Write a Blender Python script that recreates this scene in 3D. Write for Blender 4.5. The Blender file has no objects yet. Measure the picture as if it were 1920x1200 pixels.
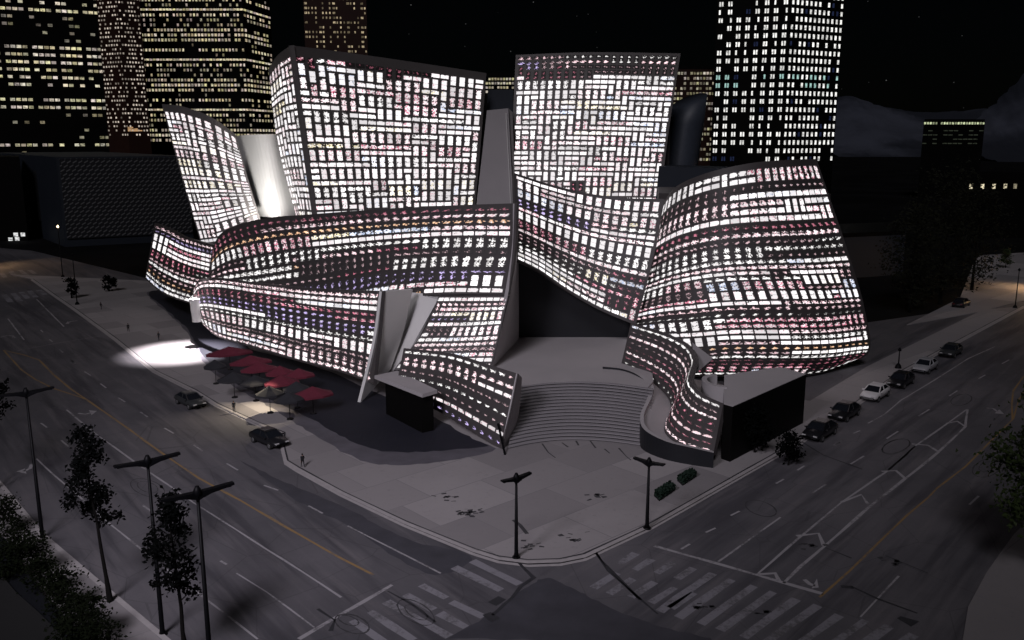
import bpy, math, random
import numpy as np
from mathutils import Vector
R = random.Random(7)
sc = bpy.context.scene
col = sc.collection
F_, TH, CH = 1667.0, math.radians(11.6), 40.0
CT, ST = math.cos(TH), math.sin(TH)

# ------------------------------------------------------------------ helpers
def ray(px, py):
    u = (px - 960) / F_; v = (600 - py) / F_
    return np.array((u, CT + v * ST, -ST + v * CT))
def P(px, py, Y):
    d = ray(px, py); t = Y / d[1]
    return np.array((d[0] * t, Y, CH + d[2] * t))
def G(px, py, z=0.0):
    d = ray(px, py); t = (z - CH) / d[2]
    return np.array((d[0] * t, d[1] * t, z))
def proj(p):
    q = np.asarray(p, float) - np.array((0, 0, CH))
    fz = q[1] * CT - q[2] * ST; uy = q[1] * ST + q[2] * CT
    if fz < 1: return (-9e3, -9e3)
    return (960 + F_ * q[0] / fz, 600 - F_ * uy / fz)
def obj(name, verts, faces, mat, parent=None, smooth=False, mats=None, midx=None):
    me = bpy.data.meshes.new(name)
    me.from_pydata([tuple(map(float, v)) for v in verts], [], faces)
    for m in (mats or [mat]): me.materials.append(m)
    if midx is not None: me.polygons.foreach_set('material_index', midx)
    if smooth: me.polygons.foreach_set('use_smooth', [True] * len(me.polygons))
    me.update()
    o = bpy.data.objects.new(name, me); col.objects.link(o)
    if parent is not None: o.parent = parent
    return o
def tag(o, label=None, cat=None, group=None, kind=None):
    if label: o['label'] = label
    if cat: o['category'] = cat
    if group: o['group'] = group
    if kind: o['kind'] = kind
    return o
def thing(name, label, cat, loc=(0, 0, 0), rz=0, group=None):
    o = bpy.data.objects.new(name, None); col.objects.link(o)
    o.location = [float(x) for x in loc]; o.rotation_euler = (0, 0, rz); o.empty_display_size = .3
    return tag(o, label, cat, group)
def dup(root, loc, rz, label=None, scale=None):
    r = root.copy(); col.objects.link(r); r.location = [float(x) for x in loc]; r.rotation_euler = (0, 0, rz)
    if scale: r.scale = scale
    if label: r['label'] = label
    for ch in list(root.children):
        c = ch.copy(); col.objects.link(c); c.parent = r
        for g in list(ch.children):
            d = g.copy(); col.objects.link(d); d.parent = c
    return r
class MB:
    def __init__(s): s.v = []; s.f = []; s.m = []
    def add(s, vs, fs, mi=0):
        b = len(s.v); s.v += [tuple(v) for v in vs]; s.f += [tuple(b + i for i in f) for f in fs]; s.m += [mi] * len(fs)
    def box(s, c, size, rz=0, mi=0):
        x, y, z = [k / 2 for k in size]; ca, sa = math.cos(rz), math.sin(rz)
        vs = []
        for dz in (-z, z):
            for dx, dy in ((-x, -y), (x, -y), (x, y), (-x, y)):
                vs.append((c[0] + dx * ca - dy * sa, c[1] + dx * sa + dy * ca, c[2] + dz))
        s.add(vs, [(3, 2, 1, 0), (4, 5, 6, 7), (0, 1, 5, 4), (1, 2, 6, 5), (2, 3, 7, 6), (3, 0, 4, 7)], mi)
    def prism(s, pts, z0, z1, mi=0):
        pts = [(p[0], p[1]) for p in pts]
        a = sum(pts[i][0] * pts[(i + 1) % len(pts)][1] - pts[(i + 1) % len(pts)][0] * pts[i][1] for i in range(len(pts)))
        if a < 0: pts = pts[::-1]
        n = len(pts)
        zz = (lambda i: z1[i] if hasattr(z1, '__len__') else z1)
        s.add([(x, y, z0) for x, y in pts] + [(x, y, zz(i)) for i, (x, y) in enumerate(pts)],
              [tuple(range(n - 1, -1, -1)), tuple(range(n, 2 * n))] + [(i, (i + 1) % n, n + (i + 1) % n, n + i) for i in range(n)], mi)
    def tube(s, pts, rads, n=8, mi=0, cap=True):
        b = len(s.v); k = len(pts)
        for i, (p, r) in enumerate(zip(pts, rads)):
            p = Vector(p); a = Vector(pts[min(i + 1, k - 1)]) - Vector(pts[max(i - 1, 0)]); a.normalize()
            x = a.orthogonal().normalized() if abs(a.z) < .99 else Vector((1, 0, 0)); x = (x - a * x.dot(a)).normalized(); y = a.cross(x)
            for j in range(n):
                t = 2 * math.pi * j / n
                s.v.append(tuple(p + x * (r * math.cos(t)) + y * (r * math.sin(t))))
        for i in range(k - 1):
            for j in range(n):
                s.f.append((b + i * n + j, b + i * n + (j + 1) % n, b + (i + 1) * n + (j + 1) % n, b + (i + 1) * n + j)); s.m.append(mi)
        if cap:
            s.f.append(tuple(b + j for j in range(n - 1, -1, -1))); s.f.append(tuple(b + (k - 1) * n + j for j in range(n))); s.m += [mi, mi]
    def strip(s, pts, w, z=None, mi=0, jit=0.0):
        """flat painted line along pts (ground points)"""
        pts = [np.array(p[:2], float) for p in pts]
        if jit:
            q = []
            for a, b in zip(pts, pts[1:]):
                n = max(1, int(np.linalg.norm(b - a) / 3))
                q += [a + (b - a) * k / n for k in range(n)]
            q.append(pts[-1]); pts = q
        L, Rr = [], []
        for i, p in enumerate(pts):
            t = pts[min(i + 1, len(pts) - 1)] - pts[max(i - 1, 0)]; t = t / (np.linalg.norm(t) + 1e-9)
            nrm = np.array((-t[1], t[0])); ww = w / 2 * (1 + (R.uniform(-jit, jit) if jit else 0)); o = R.uniform(-jit, jit) * w * .3 if jit else 0
            L.append(p + nrm * (ww + o)); Rr.append(p - nrm * (ww - o))
        n = len(pts)
        s.add([(a[0], a[1], z) for a in L] + [(a[0], a[1], z) for a in Rr], [(n + i, n + i + 1, i + 1, i) for i in range(n - 1)], mi)
    def build(s, name, mat, parent=None, smooth=False, mats=None):
        return obj(name, s.v, s.f, mat, parent, smooth, mats, s.m if mats else None)

# ------------------------------------------------------------------ materials
class NT:
    def __init__(s, name):
        s.m = bpy.data.materials.new(name); s.m.use_nodes = True; s.t = s.m.node_tree; s.t.nodes.clear()
        s.out = s.n('ShaderNodeOutputMaterial')
    def n(s, typ, **k):
        x = s.t.nodes.new(typ)
        for a, b in k.items(): setattr(x, a, b)
        return x
    def put(s, sock, v):
        if isinstance(v, bpy.types.NodeSocket): s.t.links.new(v, sock)
        elif v is not None: sock.default_value = v
    def math(s, op, a, b=None, c=None, clamp=False):
        x = s.n('ShaderNodeMath', operation=op, use_clamp=clamp); s.put(x.inputs[0], a)
        if b is not None: s.put(x.inputs[1], b)
        if c is not None: s.put(x.inputs[2], c)
        return x.outputs[0]
    def noise(s, vec, scale, detail=3, rough=.55):
        x = s.n('ShaderNodeTexNoise'); s.put(x.inputs['Vector'], vec); x.inputs['Scale'].default_value = scale
        x.inputs['Detail'].default_value = detail; x.inputs['Roughness'].default_value = rough; return x.outputs['Fac']
    def sstep(s, v, a, b):
        x = s.n('ShaderNodeMapRange', interpolation_type='SMOOTHSTEP'); s.put(x.inputs[0], v); s.put(x.inputs[1], a); s.put(x.inputs[2], b); return x.outputs[0]
    def mix(s, f, a, b, mode='MIX'):
        x = s.n('ShaderNodeMix', data_type='RGBA', blend_type=mode); s.put(x.inputs[0], f)
        s.put(x.inputs[6], a if isinstance(a, bpy.types.NodeSocket) else (*a, 1)); s.put(x.inputs[7], b if isinstance(b, bpy.types.NodeSocket) else (*b, 1)); return x.outputs[2]
    def bsdf(s, color, rough=.7, metal=0, normal=None, spec=.5):
        x = s.n('ShaderNodeBsdfPrincipled'); s.put(x.inputs['Base Color'], color if isinstance(color, bpy.types.NodeSocket) else (*color, 1))
        s.put(x.inputs['Roughness'], rough); x.inputs['Metallic'].default_value = metal; x.inputs['Specular IOR Level'].default_value = spec
        if normal: s.t.links.new(normal, x.inputs['Normal'])
        s.t.links.new(x.outputs[0], s.out.inputs[0]); return x
    def bump(s, h, strength=.3, dist=.05):
        x = s.n('ShaderNodeBump'); x.inputs['Strength'].default_value = strength; x.inputs['Distance'].default_value = dist; s.put(x.inputs['Height'], h); return x.outputs[0]
    def pos(s): return s.n('ShaderNodeNewGeometry').outputs['Position']
    def objc(s): return s.n('ShaderNodeTexCoord').outputs['Object']
def simple(name, c, rough=.7, metal=0, var=.25, scale=1.0, spec=.5, bump=0):
    t = NT(name); nz = t.noise(t.objc(), scale, 4)
    c0 = tuple(k * (1 - var) for k in c); c1 = tuple(min(1, k * (1 + var)) for k in c)
    t.bsdf(t.mix(nz, c0, c1), rough, metal, t.bump(nz, bump) if bump else None, spec); return t.m
M = {}
M['steel'] = simple('brushed_panel_metal', (.19, .175, .17), .55, .0, .12, .15)
M['steel_dark'] = simple('dark_panel_metal', (.072, .064, .064), .55, 0, .2, .2)
M['concrete'] = simple('smooth_concrete', (.42, .395, .40), .8, 0, .12, .15)
M['pale_wall'] = simple('pale_plaster', (.72, .71, .69), .8, 0, .02, .05)
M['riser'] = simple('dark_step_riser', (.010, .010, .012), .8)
M['dark_wall'] = simple('dark_glass_wall', (.008, .009, .012), .5, 0, .3, .3)
M['slate_blue'] = simple('dark_blue_cladding', (.018, .024, .036), .6, 0, .2, .1)
M['tower_black'] = simple('tower_black_glass', (.004, .0037, .0035), .6, 0, .3, .1, .1)
M['tower_brown'] = simple('tower_brown_stone', (.034, .012, .008), .6, 0, .3, .1, .3)
M['black_paint'] = simple('black_paint', (.0035, .0035, .0045), .5, 0, .2, 2, .12)
M['bark'] = simple('dark_bark', (.006, .005, .0045), .9, 0, .4, 3, .2, .4)
M['leaf_dark'] = simple('black_green_leaf', (.0025, .003, .0028), .8, 0, .5, 2, .05)
M['leaf'] = simple('green_leaf', (.035, .052, .015), .6, 0, .6, 1.2, .25)
M['leaf_olive'] = simple('olive_leaf', (.010, .011, .005), .7, 0, .6, .8, .2)
M['shrub_leaf'] = simple('shrub_leaf', (.0065, .009, .004), .8, 0, .8, 1.5, .05)
M['hedge'] = simple('hedge_green', (.010, .022, .014), .8, 0, .5, 3, .2)
M['red_cloth'] = simple('red_canvas', (.12, .012, .028), .85, 0, .25, 1.0)
M['dark_cloth'] = simple('black_canvas', (.02, .02, .025), .85, 0, .3, 1.0)



M['tar'] = simple('tar_seal', (.03, .03, .035), .7, 0, .4, 1.0)
M['smudge'] = simple('dark_smudge', (.05, .048, .052), .9, 0, .4, 2.0)
M['skin'] = simple('skin', (.35, .2, .14), .6)
M['cloth'] = simple('dark_clothing', (.012, .012, .015), .9, 0, .4, 6)
M['hair'] = simple('dark_hair', (.01, .008, .007), .7)
M['tyre'] = simple('tyre_rubber', (.012, .012, .012), .9)
M['rim'] = simple('wheel_rim', (.35, .35, .36), .35, .8)
M['glass'] = simple('car_glass', (.012, .014, .018), .08, 0, .1, 1)
M['car_black'] = simple('black_car_paint', (.012, .012, .014), .3, 0, .1, 1)
M['car_grey'] = simple('charcoal_car_paint', (.045, .048, .05), .3, .2, .1, 1)
M['car_white'] = simple('white_car_paint', (.68, .66, .66), .3, 0, .05, 1)
M['car_silver'] = simple('silver_car_paint', (.42, .42, .44), .3, .3, .05, 1)
M['lamp_glass'] = simple('headlight_lens', (.5, .5, .5), .15)
M['tail'] = simple('tail_lens', (.15, .01, .01), .3)
M['timber'] = simple('brown_timber', (.12, .07, .04), .7)
M['soil'] = simple('dark_soil', (.006, .006, .006), .95)

def mat_plaza():
    t = NT('plaza_paving'); p = t.pos()
    mp = t.n('ShaderNodeMapping'); t.put(mp.inputs[0], p); mp.inputs['Rotation'].default_value = (0, 0, math.radians(-42))
    br = t.n('ShaderNodeTexBrick', offset=.35); t.put(br.inputs['Vector'], mp.outputs[0]); br.inputs['Scale'].default_value = .115
    br.inputs['Color1'].default_value = (.37, .345, .345, 1); br.inputs['Color2'].default_value = (.22, .205, .21, 1); br.inputs['Mortar'].default_value = (.2, .19, .2, 1)
    br.inputs['Mortar Size'].default_value = .006; br.inputs['Brick Width'].default_value = 1.3; br.inputs['Row Height'].default_value = .8
    vo = t.n('ShaderNodeTexVoronoi', feature='F1'); t.put(vo.inputs['Vector'], mp.outputs[0]); vo.inputs['Scale'].default_value = .07
    n1 = t.noise(p, .06, 5, .6); n2 = t.noise(p, 1.3, 4, .7)
    c = t.mix(t.math('MULTIPLY', t.sstep(n1, .35, .7), .6), br.outputs[0], (.27, .25, .252))
    c = t.mix(t.math('MULTIPLY', t.sstep(n2, .55, .75), .35), c, (.17, .16, .165))
    t.bsdf(c, .85, 0, t.bump(n2, .15)); return t.m
def mat_asphalt():
    t = NT('worn_asphalt'); p = t.pos()
    def along(deg, sc2):
        m1 = t.n('ShaderNodeMapping'); t.put(m1.inputs[0], p); m1.inputs['Rotation'].default_value = (0, 0, math.radians(-deg))
        m2 = t.n('ShaderNodeMapping'); t.put(m2.inputs[0], m1.outputs[0]); m2.inputs['Scale'].default_value = sc2; return m2.outputs[0]
    sx = t.n('ShaderNodeSeparateXYZ'); t.put(sx.inputs[0], p); side = t.sstep(sx.outputs[0], -6, 10)
    def both(sc2):
        return t.math('ADD', t.math('MULTIPLY', t.noise(along(128, sc2), 1, 4, .6), t.math('SUBTRACT', 1, side)), t.math('MULTIPLY', t.noise(along(49, sc2), 1, 4, .6), side))
    a, b = both((.028, .34, .1)), both((.05, .6, .3)); n = t.noise(p, .035, 5, .6); f = t.noise(p, 3.5, 5, .75)
    w = t.n('ShaderNodeTexVoronoi', feature='DISTANCE_TO_EDGE'); t.put(w.inputs['Vector'], t.mix(.08, p, t.n('ShaderNodeTexNoise').outputs['Color'], 'ADD')); w.inputs['Scale'].default_value = .12
    c = t.mix(t.sstep(n, .3, .7), (.070, .068, .078), (.135, .127, .138))
    c = t.mix(t.math('MULTIPLY', t.sstep(a, .48, .66), .75), c, (.045, .043, .052))
    c = t.mix(t.math('MULTIPLY', t.sstep(b, .5, .7), .55), c, (.165, .152, .16))
    c = t.mix(t.math('MULTIPLY', t.sstep(f, .45, .8), .4), c, (.075, .073, .077))
    c = t.mix(t.math('MULTIPLY', t.math('LESS_THAN', w.outputs[0], .006), .3), c, (.03, .03, .033))
    t.bsdf(c, .75, 0, t.bump(f, .25, .03)); return t.m
def mat_ground():
    t = NT('dark_far_ground'); p = t.pos(); n = t.noise(p, .02, 6, .65); m = t.noise(p, .15, 4)
    c = t.mix(t.sstep(n, .4, .65), (.0025, .0025, .003), (.009, .009, .010)); c = t.mix(t.math('MULTIPLY', m, .4), c, (.003, .003, .003))
    t.bsdf(c, .95, spec=.1); return t.m
def mat_ribbon_shade():  # building shade below the left ribbon, put into the paving colour
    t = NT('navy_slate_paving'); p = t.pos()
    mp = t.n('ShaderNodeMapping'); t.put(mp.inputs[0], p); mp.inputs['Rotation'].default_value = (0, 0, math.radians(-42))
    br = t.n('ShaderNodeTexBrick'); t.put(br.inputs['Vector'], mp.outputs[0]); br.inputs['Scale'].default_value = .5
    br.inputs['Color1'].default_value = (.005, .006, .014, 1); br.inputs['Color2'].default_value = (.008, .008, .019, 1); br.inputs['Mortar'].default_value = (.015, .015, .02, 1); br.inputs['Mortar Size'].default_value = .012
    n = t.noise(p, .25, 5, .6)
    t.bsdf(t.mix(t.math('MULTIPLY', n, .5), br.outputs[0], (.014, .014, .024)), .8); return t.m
def mat_hill():
    t = NT('bare_hillside'); p = t.pos(); n = t.noise(p, .0035, 5, .55); m = t.noise(p, .012, 4, .6)
    c = t.mix(t.sstep(n, .42, .66), (.012, .016, .028), (.085, .095, .13)); c = t.mix(t.math('MULTIPLY', m, .5), c, (.02, .023, .031))
    t.bsdf(c, .95); return t.m
def mat_veil():
    t = NT('slotted_concrete_veil'); uv = t.n('ShaderNodeAttribute', attribute_name='pq').outputs['Vector']
    s = t.n('ShaderNodeSeparateXYZ'); t.put(s.inputs[0], uv)
    row = t.math('DIVIDE', s.outputs[1], 1.55); ri = t.math('FLOOR', row); fy = t.math('FRACT', row)
    cx = t.math('FRACT', t.math('ADD', t.math('DIVIDE', s.outputs[0], 1.9), t.math('MULTIPLY', ri, .37)))
    q = t.math('ABSOLUTE', t.math('SUBTRACT', t.math('MULTIPLY', t.math('SUBTRACT', fy, .5), 1.55), t.math('MULTIPLY', t.math('SUBTRACT', cx, .5), 1.1)))
    msk = t.math('MULTIPLY', t.sstep(q, .3, .16), t.sstep(t.math('ABSOLUTE', t.math('SUBTRACT', cx, .5)), .4, .3))
    t.bsdf(t.mix(msk, (.012, .013, .016), (.17, .17, .18)), .8); return t.m
def mat_panel(S):
    t = NT('projected_light_panel')
    a = t.n('ShaderNodeAttribute', attribute_name='pq').outputs['Vector']; cc = t.n('ShaderNodeAttribute', attribute_name='pc')
    sp = t.n('ShaderNodeSeparateXYZ'); t.put(sp.inputs[0], a); u, v, sd = sp.outputs
    sc_ = t.n('ShaderNodeSeparateColor'); t.put(sc_.inputs[0], cc.outputs['Color']); thr, bias, tint = sc_.outputs[:3]; al = cc.outputs['Alpha']
    cv = t.n('ShaderNodeCombineXYZ'); t.put(cv.inputs[0], t.math('MULTIPLY', u, 2.6)); t.put(cv.inputs[1], t.math('MULTIPLY', v, 2.0)); t.put(cv.inputs[2], t.math('MULTIPLY', sd, 173.0))
    n1 = t.noise(cv.outputs[0], 1.35, 2.5, .6)
    cv2 = t.n('ShaderNodeVectorMath', operation='ADD'); t.put(cv2.inputs[0], cv.outputs[0]); cv2.inputs[1].default_value = (31, 17, 5)
    n2 = t.noise(cv2.outputs[0], 1.7, 2, .6)
    du = t.math('SUBTRACT', u, .5); dv = t.math('SUBTRACT', v, .42)
    d = t.math('SQRT', t.math('ADD', t.math('MULTIPLY', du, du), t.math('MULTIPLY', dv, dv)))
    val = t.math('ADD', n1, t.math('MULTIPLY', bias, t.math('SUBTRACT', .32, d)))
    msk = t.sstep(val, t.math('SUBTRACT', thr, .05), t.math('ADD', thr, .05))
    rp = t.n('ShaderNodeValToRGB'); rp.color_ramp.interpolation = 'CONSTANT'; e = rp.color_ramp.elements
    cols = [(0, (1, .97, .95)), (.14, (1, .86, .5)), (.28, (1, .66, .72)), (.42, (.72, .2, .3)), (.56, (1, .58, .34)), (.7, (.66, .52, 1)), (.84, (.6, .72, 1))]
    e[0].position = 0; e[0].color = (*cols[0][1], 1); e[1].position = .14; e[1].color = (*cols[1][1], 1)
    for ps, c in cols[2:]: k = e.new(ps); k.color = (*c, 1)
    t.put(rp.inputs[0], tint)
    c = t.mix(t.sstep(n2, t.math('SUBTRACT', .9, thr), t.math('SUBTRACT', 1.0, thr)), (1, .955, .975), rp.outputs[0])
    em = t.n('ShaderNodeEmission'); t.put(em.inputs[0], c); t.put(em.inputs[1], t.math('MULTIPLY', t.math('MULTIPLY', msk, al), S))
    t.t.links.new(em.outputs[0], t.out.inputs[0])
    b = t.n('ShaderNodeBsdfPrincipled'); b.inputs['Base Color'].default_value = (.075, .069, .067, 1); b.inputs['Roughness'].default_value = .6
    ad = t.n('ShaderNodeAddShader'); t.t.links.new(b.outputs[0], ad.inputs[0]); t.t.links.new(em.outputs[0], ad.inputs[1]); t.t.links.new(ad.outputs[0], t.out.inputs[0])
    return t.m
def mat_window(S):
    t = NT('lit_window_glass')
    a = t.n('ShaderNodeAttribute', attribute_name='pq').outputs['Vector']; cc = t.n('ShaderNodeAttribute', attribute_name='pc')
    sp = t.n('ShaderNodeSeparateXYZ'); t.put(sp.inputs[0], a)
    cv = t.n('ShaderNodeCombineXYZ'); t.put(cv.inputs[0], sp.outputs[0]); t.put(cv.inputs[1], sp.outputs[1]); t.put(cv.inputs[2], t.math('MULTIPLY', sp.outputs[2], 91.0))
    n = t.sstep(t.noise(cv.outputs[0], 1.6, 2), .25, .6)
    em = t.n('ShaderNodeEmission'); t.put(em.inputs[0], cc.outputs['Color']); t.put(em.inputs[1], t.math('MULTIPLY', t.math('MULTIPLY_ADD', n, .8, .2), t.math('MULTIPLY', cc.outputs['Alpha'], S)))
    t.t.links.new(em.outputs[0], t.out.inputs[0]); t.m.cycles.emission_sampling = 'NONE'; return t.m
def mat_paint(name, c, wear):
    t = NT(name); p = t.pos(); n = t.noise(p, .22, 5, .65); m = t.noise(p, 2.6, 5, .75)
    k = t.math('ADD', t.math('MULTIPLY', n, .65), t.math('MULTIPLY', m, .45))
    t.bsdf(t.mix(t.sstep(k, wear, wear + .16), c, (.11, .105, .11)), .85); return t.m
M['white_paint'] = mat_paint('worn_white_paint', (.34, .325, .34), .53); M['cross_paint'] = mat_paint('faded_crossing_paint', (.23, .222, .245), .51); M['yellow_paint'] = mat_paint('worn_yellow_paint', (.27, .17, .07), .54)
M['patch'] = simple('dark_asphalt_patch', (.052, .051, .062), .8, 0, .45, .35)
M['plaza'] = mat_plaza(); M['asphalt'] = mat_asphalt(); M['ground'] = mat_ground(); M['slate'] = mat_ribbon_shade(); M['hill'] = mat_hill(); M['veil'] = mat_veil()
M['panel'] = mat_panel(1.5); M['window'] = mat_window(.95)
def emit(name, c, s):
    t = NT(name); e = t.n('ShaderNodeEmission'); e.inputs[0].default_value = (*c, 1); e.inputs[1].default_value = s; t.t.links.new(e.outputs[0], t.out.inputs[0]); return t.m
M['lamp_on'] = emit('warm_lamp_glow', (1, .75, .4), 6)

# ------------------------------------------------------------------ lit quads (panels, windows): arrays -> 100 largest as parts, rest as one
def lit_parts(name, items, mat, parent, keep=100):
    """items: list of (grid verts [a][b] 3D, seed, (r,g,b,a))"""
    def area(it):
        g = it[0]; q = [proj(p) for p in (g[0][0], g[0][-1], g[-1][-1], g[-1][0])]
        if any(p[0] < 0 or p[0] > 1920 or p[1] < 0 or p[1] > 1200 for p in q): return 0
        return abs(sum(q[i][0] * q[(i + 1) % 4][1] - q[(i + 1) % 4][0] * q[i][1] for i in range(4))) * (.2 + it[2][3])
    items = sorted(items, key=area, reverse=True)
    def make(lst, kind=None):
        vs, fs, pq, pc = [], [], [], []
        for g, sd, c in lst:
            b = len(vs); na, nb = len(g), len(g[0])
            for i in range(na):
                for j in range(nb):
                    vs.append(g[i][j]); pq += [j / (nb - 1), 1 - i / (na - 1), sd]; pc += list(c)
            for i in range(na - 1):
                for j in range(nb - 1):
                    fs.append((b + (i + 1) * nb + j, b + (i + 1) * nb + j + 1, b + i * nb + j + 1, b + i * nb + j))
        o = obj(name, vs, fs, mat, parent)
        o.data.attributes.new('pq', 'FLOAT_VECTOR', 'POINT').data.foreach_set('vector', pq)
        o.data.attributes.new('pc', 'FLOAT_COLOR', 'POINT').data.foreach_set('color', pc)
        if kind: o['kind'] = kind
        return o
    for it in items[:keep]: make([it])
    if items[keep:]: make(items[keep:], 'stuff')

# ------------------------------------------------------------------ curved sheets
def catmull(pts, n):
    pts = np.asarray(pts, float)
    if len(pts) == 2:
        t = np.linspace(0, 1, n)[:, None]; return pts[0] * (1 - t) + pts[1] * t
    p = np.vstack([2 * pts[0] - pts[1], pts, 2 * pts[-1] - pts[-2]]); out = []
    d = np.linalg.norm(np.diff(p, axis=0), axis=1) ** .5 + 1e-6
    T = np.concatenate([[0], np.cumsum(d)])
    for x in np.linspace(T[1], T[-2], n):
        k = min(max(np.searchsorted(T, x, 'right') - 1, 1), len(p) - 3)
        t0, t1, t2, t3 = T[k - 1:k + 3]; p0, p1, p2, p3 = p[k - 1:k + 3]
        a1 = (t1 - x) / (t1 - t0) * p0 + (x - t0) / (t1 - t0) * p1; a2 = (t2 - x) / (t2 - t1) * p1 + (x - t1) / (t2 - t1) * p2; a3 = (t3 - x) / (t3 - t2) * p2 + (x - t2) / (t3 - t2) * p3
        b1 = (t2 - x) / (t2 - t0) * a1 + (x - t0) / (t2 - t0) * a2; b2 = (t3 - x) / (t3 - t1) * a2 + (x - t1) / (t3 - t1) * a3
        out.append((t2 - x) / (t2 - t1) * b1 + (x - t1) / (t2 - t1) * b2)
    return np.array(out)
class Sheet:
    NU, NV = 121, 61
    def __init__(s, rows):
        rr = []
        for r in rows:
            c = catmull([P(*q) for q in r], 400); d = np.concatenate([[0], np.cumsum(np.linalg.norm(np.diff(c, axis=0), axis=1))])
            x = np.linspace(0, d[-1], s.NU); rr.append(np.stack([np.interp(x, d, c[:, k]) for k in range(3)], 1))
        rr = np.array(rr); g = np.zeros((s.NV, s.NU, 3))
        for j in range(s.NU): g[:, j] = catmull(rr[:, j], s.NV)
        s.g = g; du = np.gradient(g, axis=1); dv = np.gradient(g, axis=0); n = np.cross(du, dv); n /= np.linalg.norm(n, axis=2, keepdims=True) + 1e-9
        c = g[s.NV // 2, s.NU // 2]
        if np.dot(n[s.NV // 2, s.NU // 2], np.array((0, 0, CH)) - c) < 0: n = -n
        s.n = n
    def at(s, u, v, off=0):
        x = min(max(u, 0), 1) * (s.NU - 1); y = min(max(v, 0), 1) * (s.NV - 1); i = min(int(x), s.NU - 2); j = min(int(y), s.NV - 2); a = x - i; b = y - j
        f = lambda A: (A[j, i] * (1 - a) + A[j, i + 1] * a) * (1 - b) + (A[j + 1, i] * (1 - a) + A[j + 1, i + 1] * a) * b
        return f(s.g) + (f(s.n) * off if off else 0)
    def solid(s, name, mat, parent, thick=.7, nu=60, nv=24):
        vs = []; fs = []
        for off in (0, -thick):
            for j in range(nv + 1):
                for i in range(nu + 1): vs.append(s.at(i / nu, j / nv, off))
        W = nu + 1; B = W * (nv + 1)
        front = np.dot(np.cross(vs[1] - vs[0], vs[W] - vs[0]), s.n[0, 0]) > 0
        def q(a, b, c, d): fs.append((a, b, c, d) if front else (d, c, b, a))
        for j in range(nv):
            for i in range(nu):
                k = j * W + i; q(k, k + 1, k + W + 1, k + W); q(B + k + W, B + k + W + 1, B + k + 1, B + k)
        for i in range(nu): q(B + i, B + i + 1, i + 1, i); k = nv * W + i; q(k, k + 1, B + k + 1, B + k)
        for j in range(nv): k = j * W; q(k, k + W, B + k + W, B + k); k += nu; q(B + k, B + k + W, k + W, k)
        o = obj(name, vs, fs, mat, parent)
        return o
def weave(sheet, parent, rows, cols, seed, style, u0=.012, u1=.988, v0=.02, v1=.985, gap=(.13, .38), keep=100, sub=(4, 2)):
    r = random.Random(seed); items = []
    rh = (v1 - v0) / rows; cw = (u1 - u0) / cols; occ = [[0] * cols for _ in range(rows + 1)]; occ[rows] = [1] * cols
    def cell(ua, ub, va, vb, kind, sd):
        thr, bias, tint, st = kind; nu, nv = max(2, sub[0]), sub[1]
        items.append(([[sheet.at(ua + (ub - ua) * i / nu, va + (vb - va) * j / nv, .06) for i in range(nu + 1)] for j in range(nv + 1)], sd, (thr, bias, tint, st)))
    gx, gy = gap[0] * cw * .5, gap[1] * rh * .5
    for b in range(rows):
        f = (b + .5) / rows; va = v0 + b * rh; vb = va + rh; vert = r.random() < style(f, r, 'vert'); k = style(f, r, 'kind'); kv = k; run = seg = 0; sd = r.random(); tn = 0
        for x in range(cols):
            if seg <= 0: vert = r.random() < style(f, r, 'vert'); seg = r.choice((1, 1, 2, 2, 3, 4, 6) if seed < 15 else (1, 3, 6, 9, 12)); k = k if r.random() < (.65 if seed < 15 else .8) else style(f, r, 'kind')
            seg -= 1
            if run <= 0: sd = r.random(); run = r.randint(3, 9); tn = style(f, r, 'tint')
            run -= 1
            if occ[b][x]: continue
            wt = k[0] < .445; kk = (k[0] + r.uniform(-.03, .03), k[1], tn if wt else k[2], k[3] * r.uniform(.62, 1.1)); s2 = r.random() if wt else sd; ua = u0 + x * cw
            if vert and not occ[b + 1][x]:
                occ[b + 1][x] = 1; e = max(gx, cw * .21)
                cell(ua + e, ua + cw - e, va + gy, vb - gy * .12, kk, s2); cell(ua + e, ua + cw - e, vb + gy * .12, vb + rh - gy, kk, s2 + .01)
            else: cell(ua + gx, ua + cw - gx, va + gy, vb - gy, kk, s2)
    lit_parts('lit_panel', items, M['panel'], parent, keep)
WHITE = lambda r: (r.uniform(.30, .445), .3, 0, r.uniform(.7, 1.05))
def FIG(r): return (r.uniform(.53, .61), r.uniform(.35, .7), r.choice((0, 0, 0, .3, .3, .45, .3, .45, .6, .75)), r.uniform(.6, 1.0))
def BUSY(r): return (r.uniform(.45, .52), .4, r.choice((0, 0, .3, .3, .45)), .9)
def DIM(r): return (r.uniform(.56, .62), .5, r.choice((.3, .45, .45, .3)), .5)
def mk(pw, pv, top=None):
    def st(f, r, what):
        w = pw(f) if callable(pw) else pw
        if what == 'vert': return pv * (1 if r.random() < w + .1 else .12)
        if what == 'tint': return r.choice((0, 0, 0, .3, .3, .3, .45, .45, .2, .9))
        if top and f < top: return r.choice((FIG, DIM, FIG))(r)
        x = r.random()
        if x < w: return WHITE(r)
        if x < w + (1 - w) * .4: return FIG(r)
        if x < w + (1 - w) * .8: return BUSY(r)
        return DIM(r)
    return st

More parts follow.
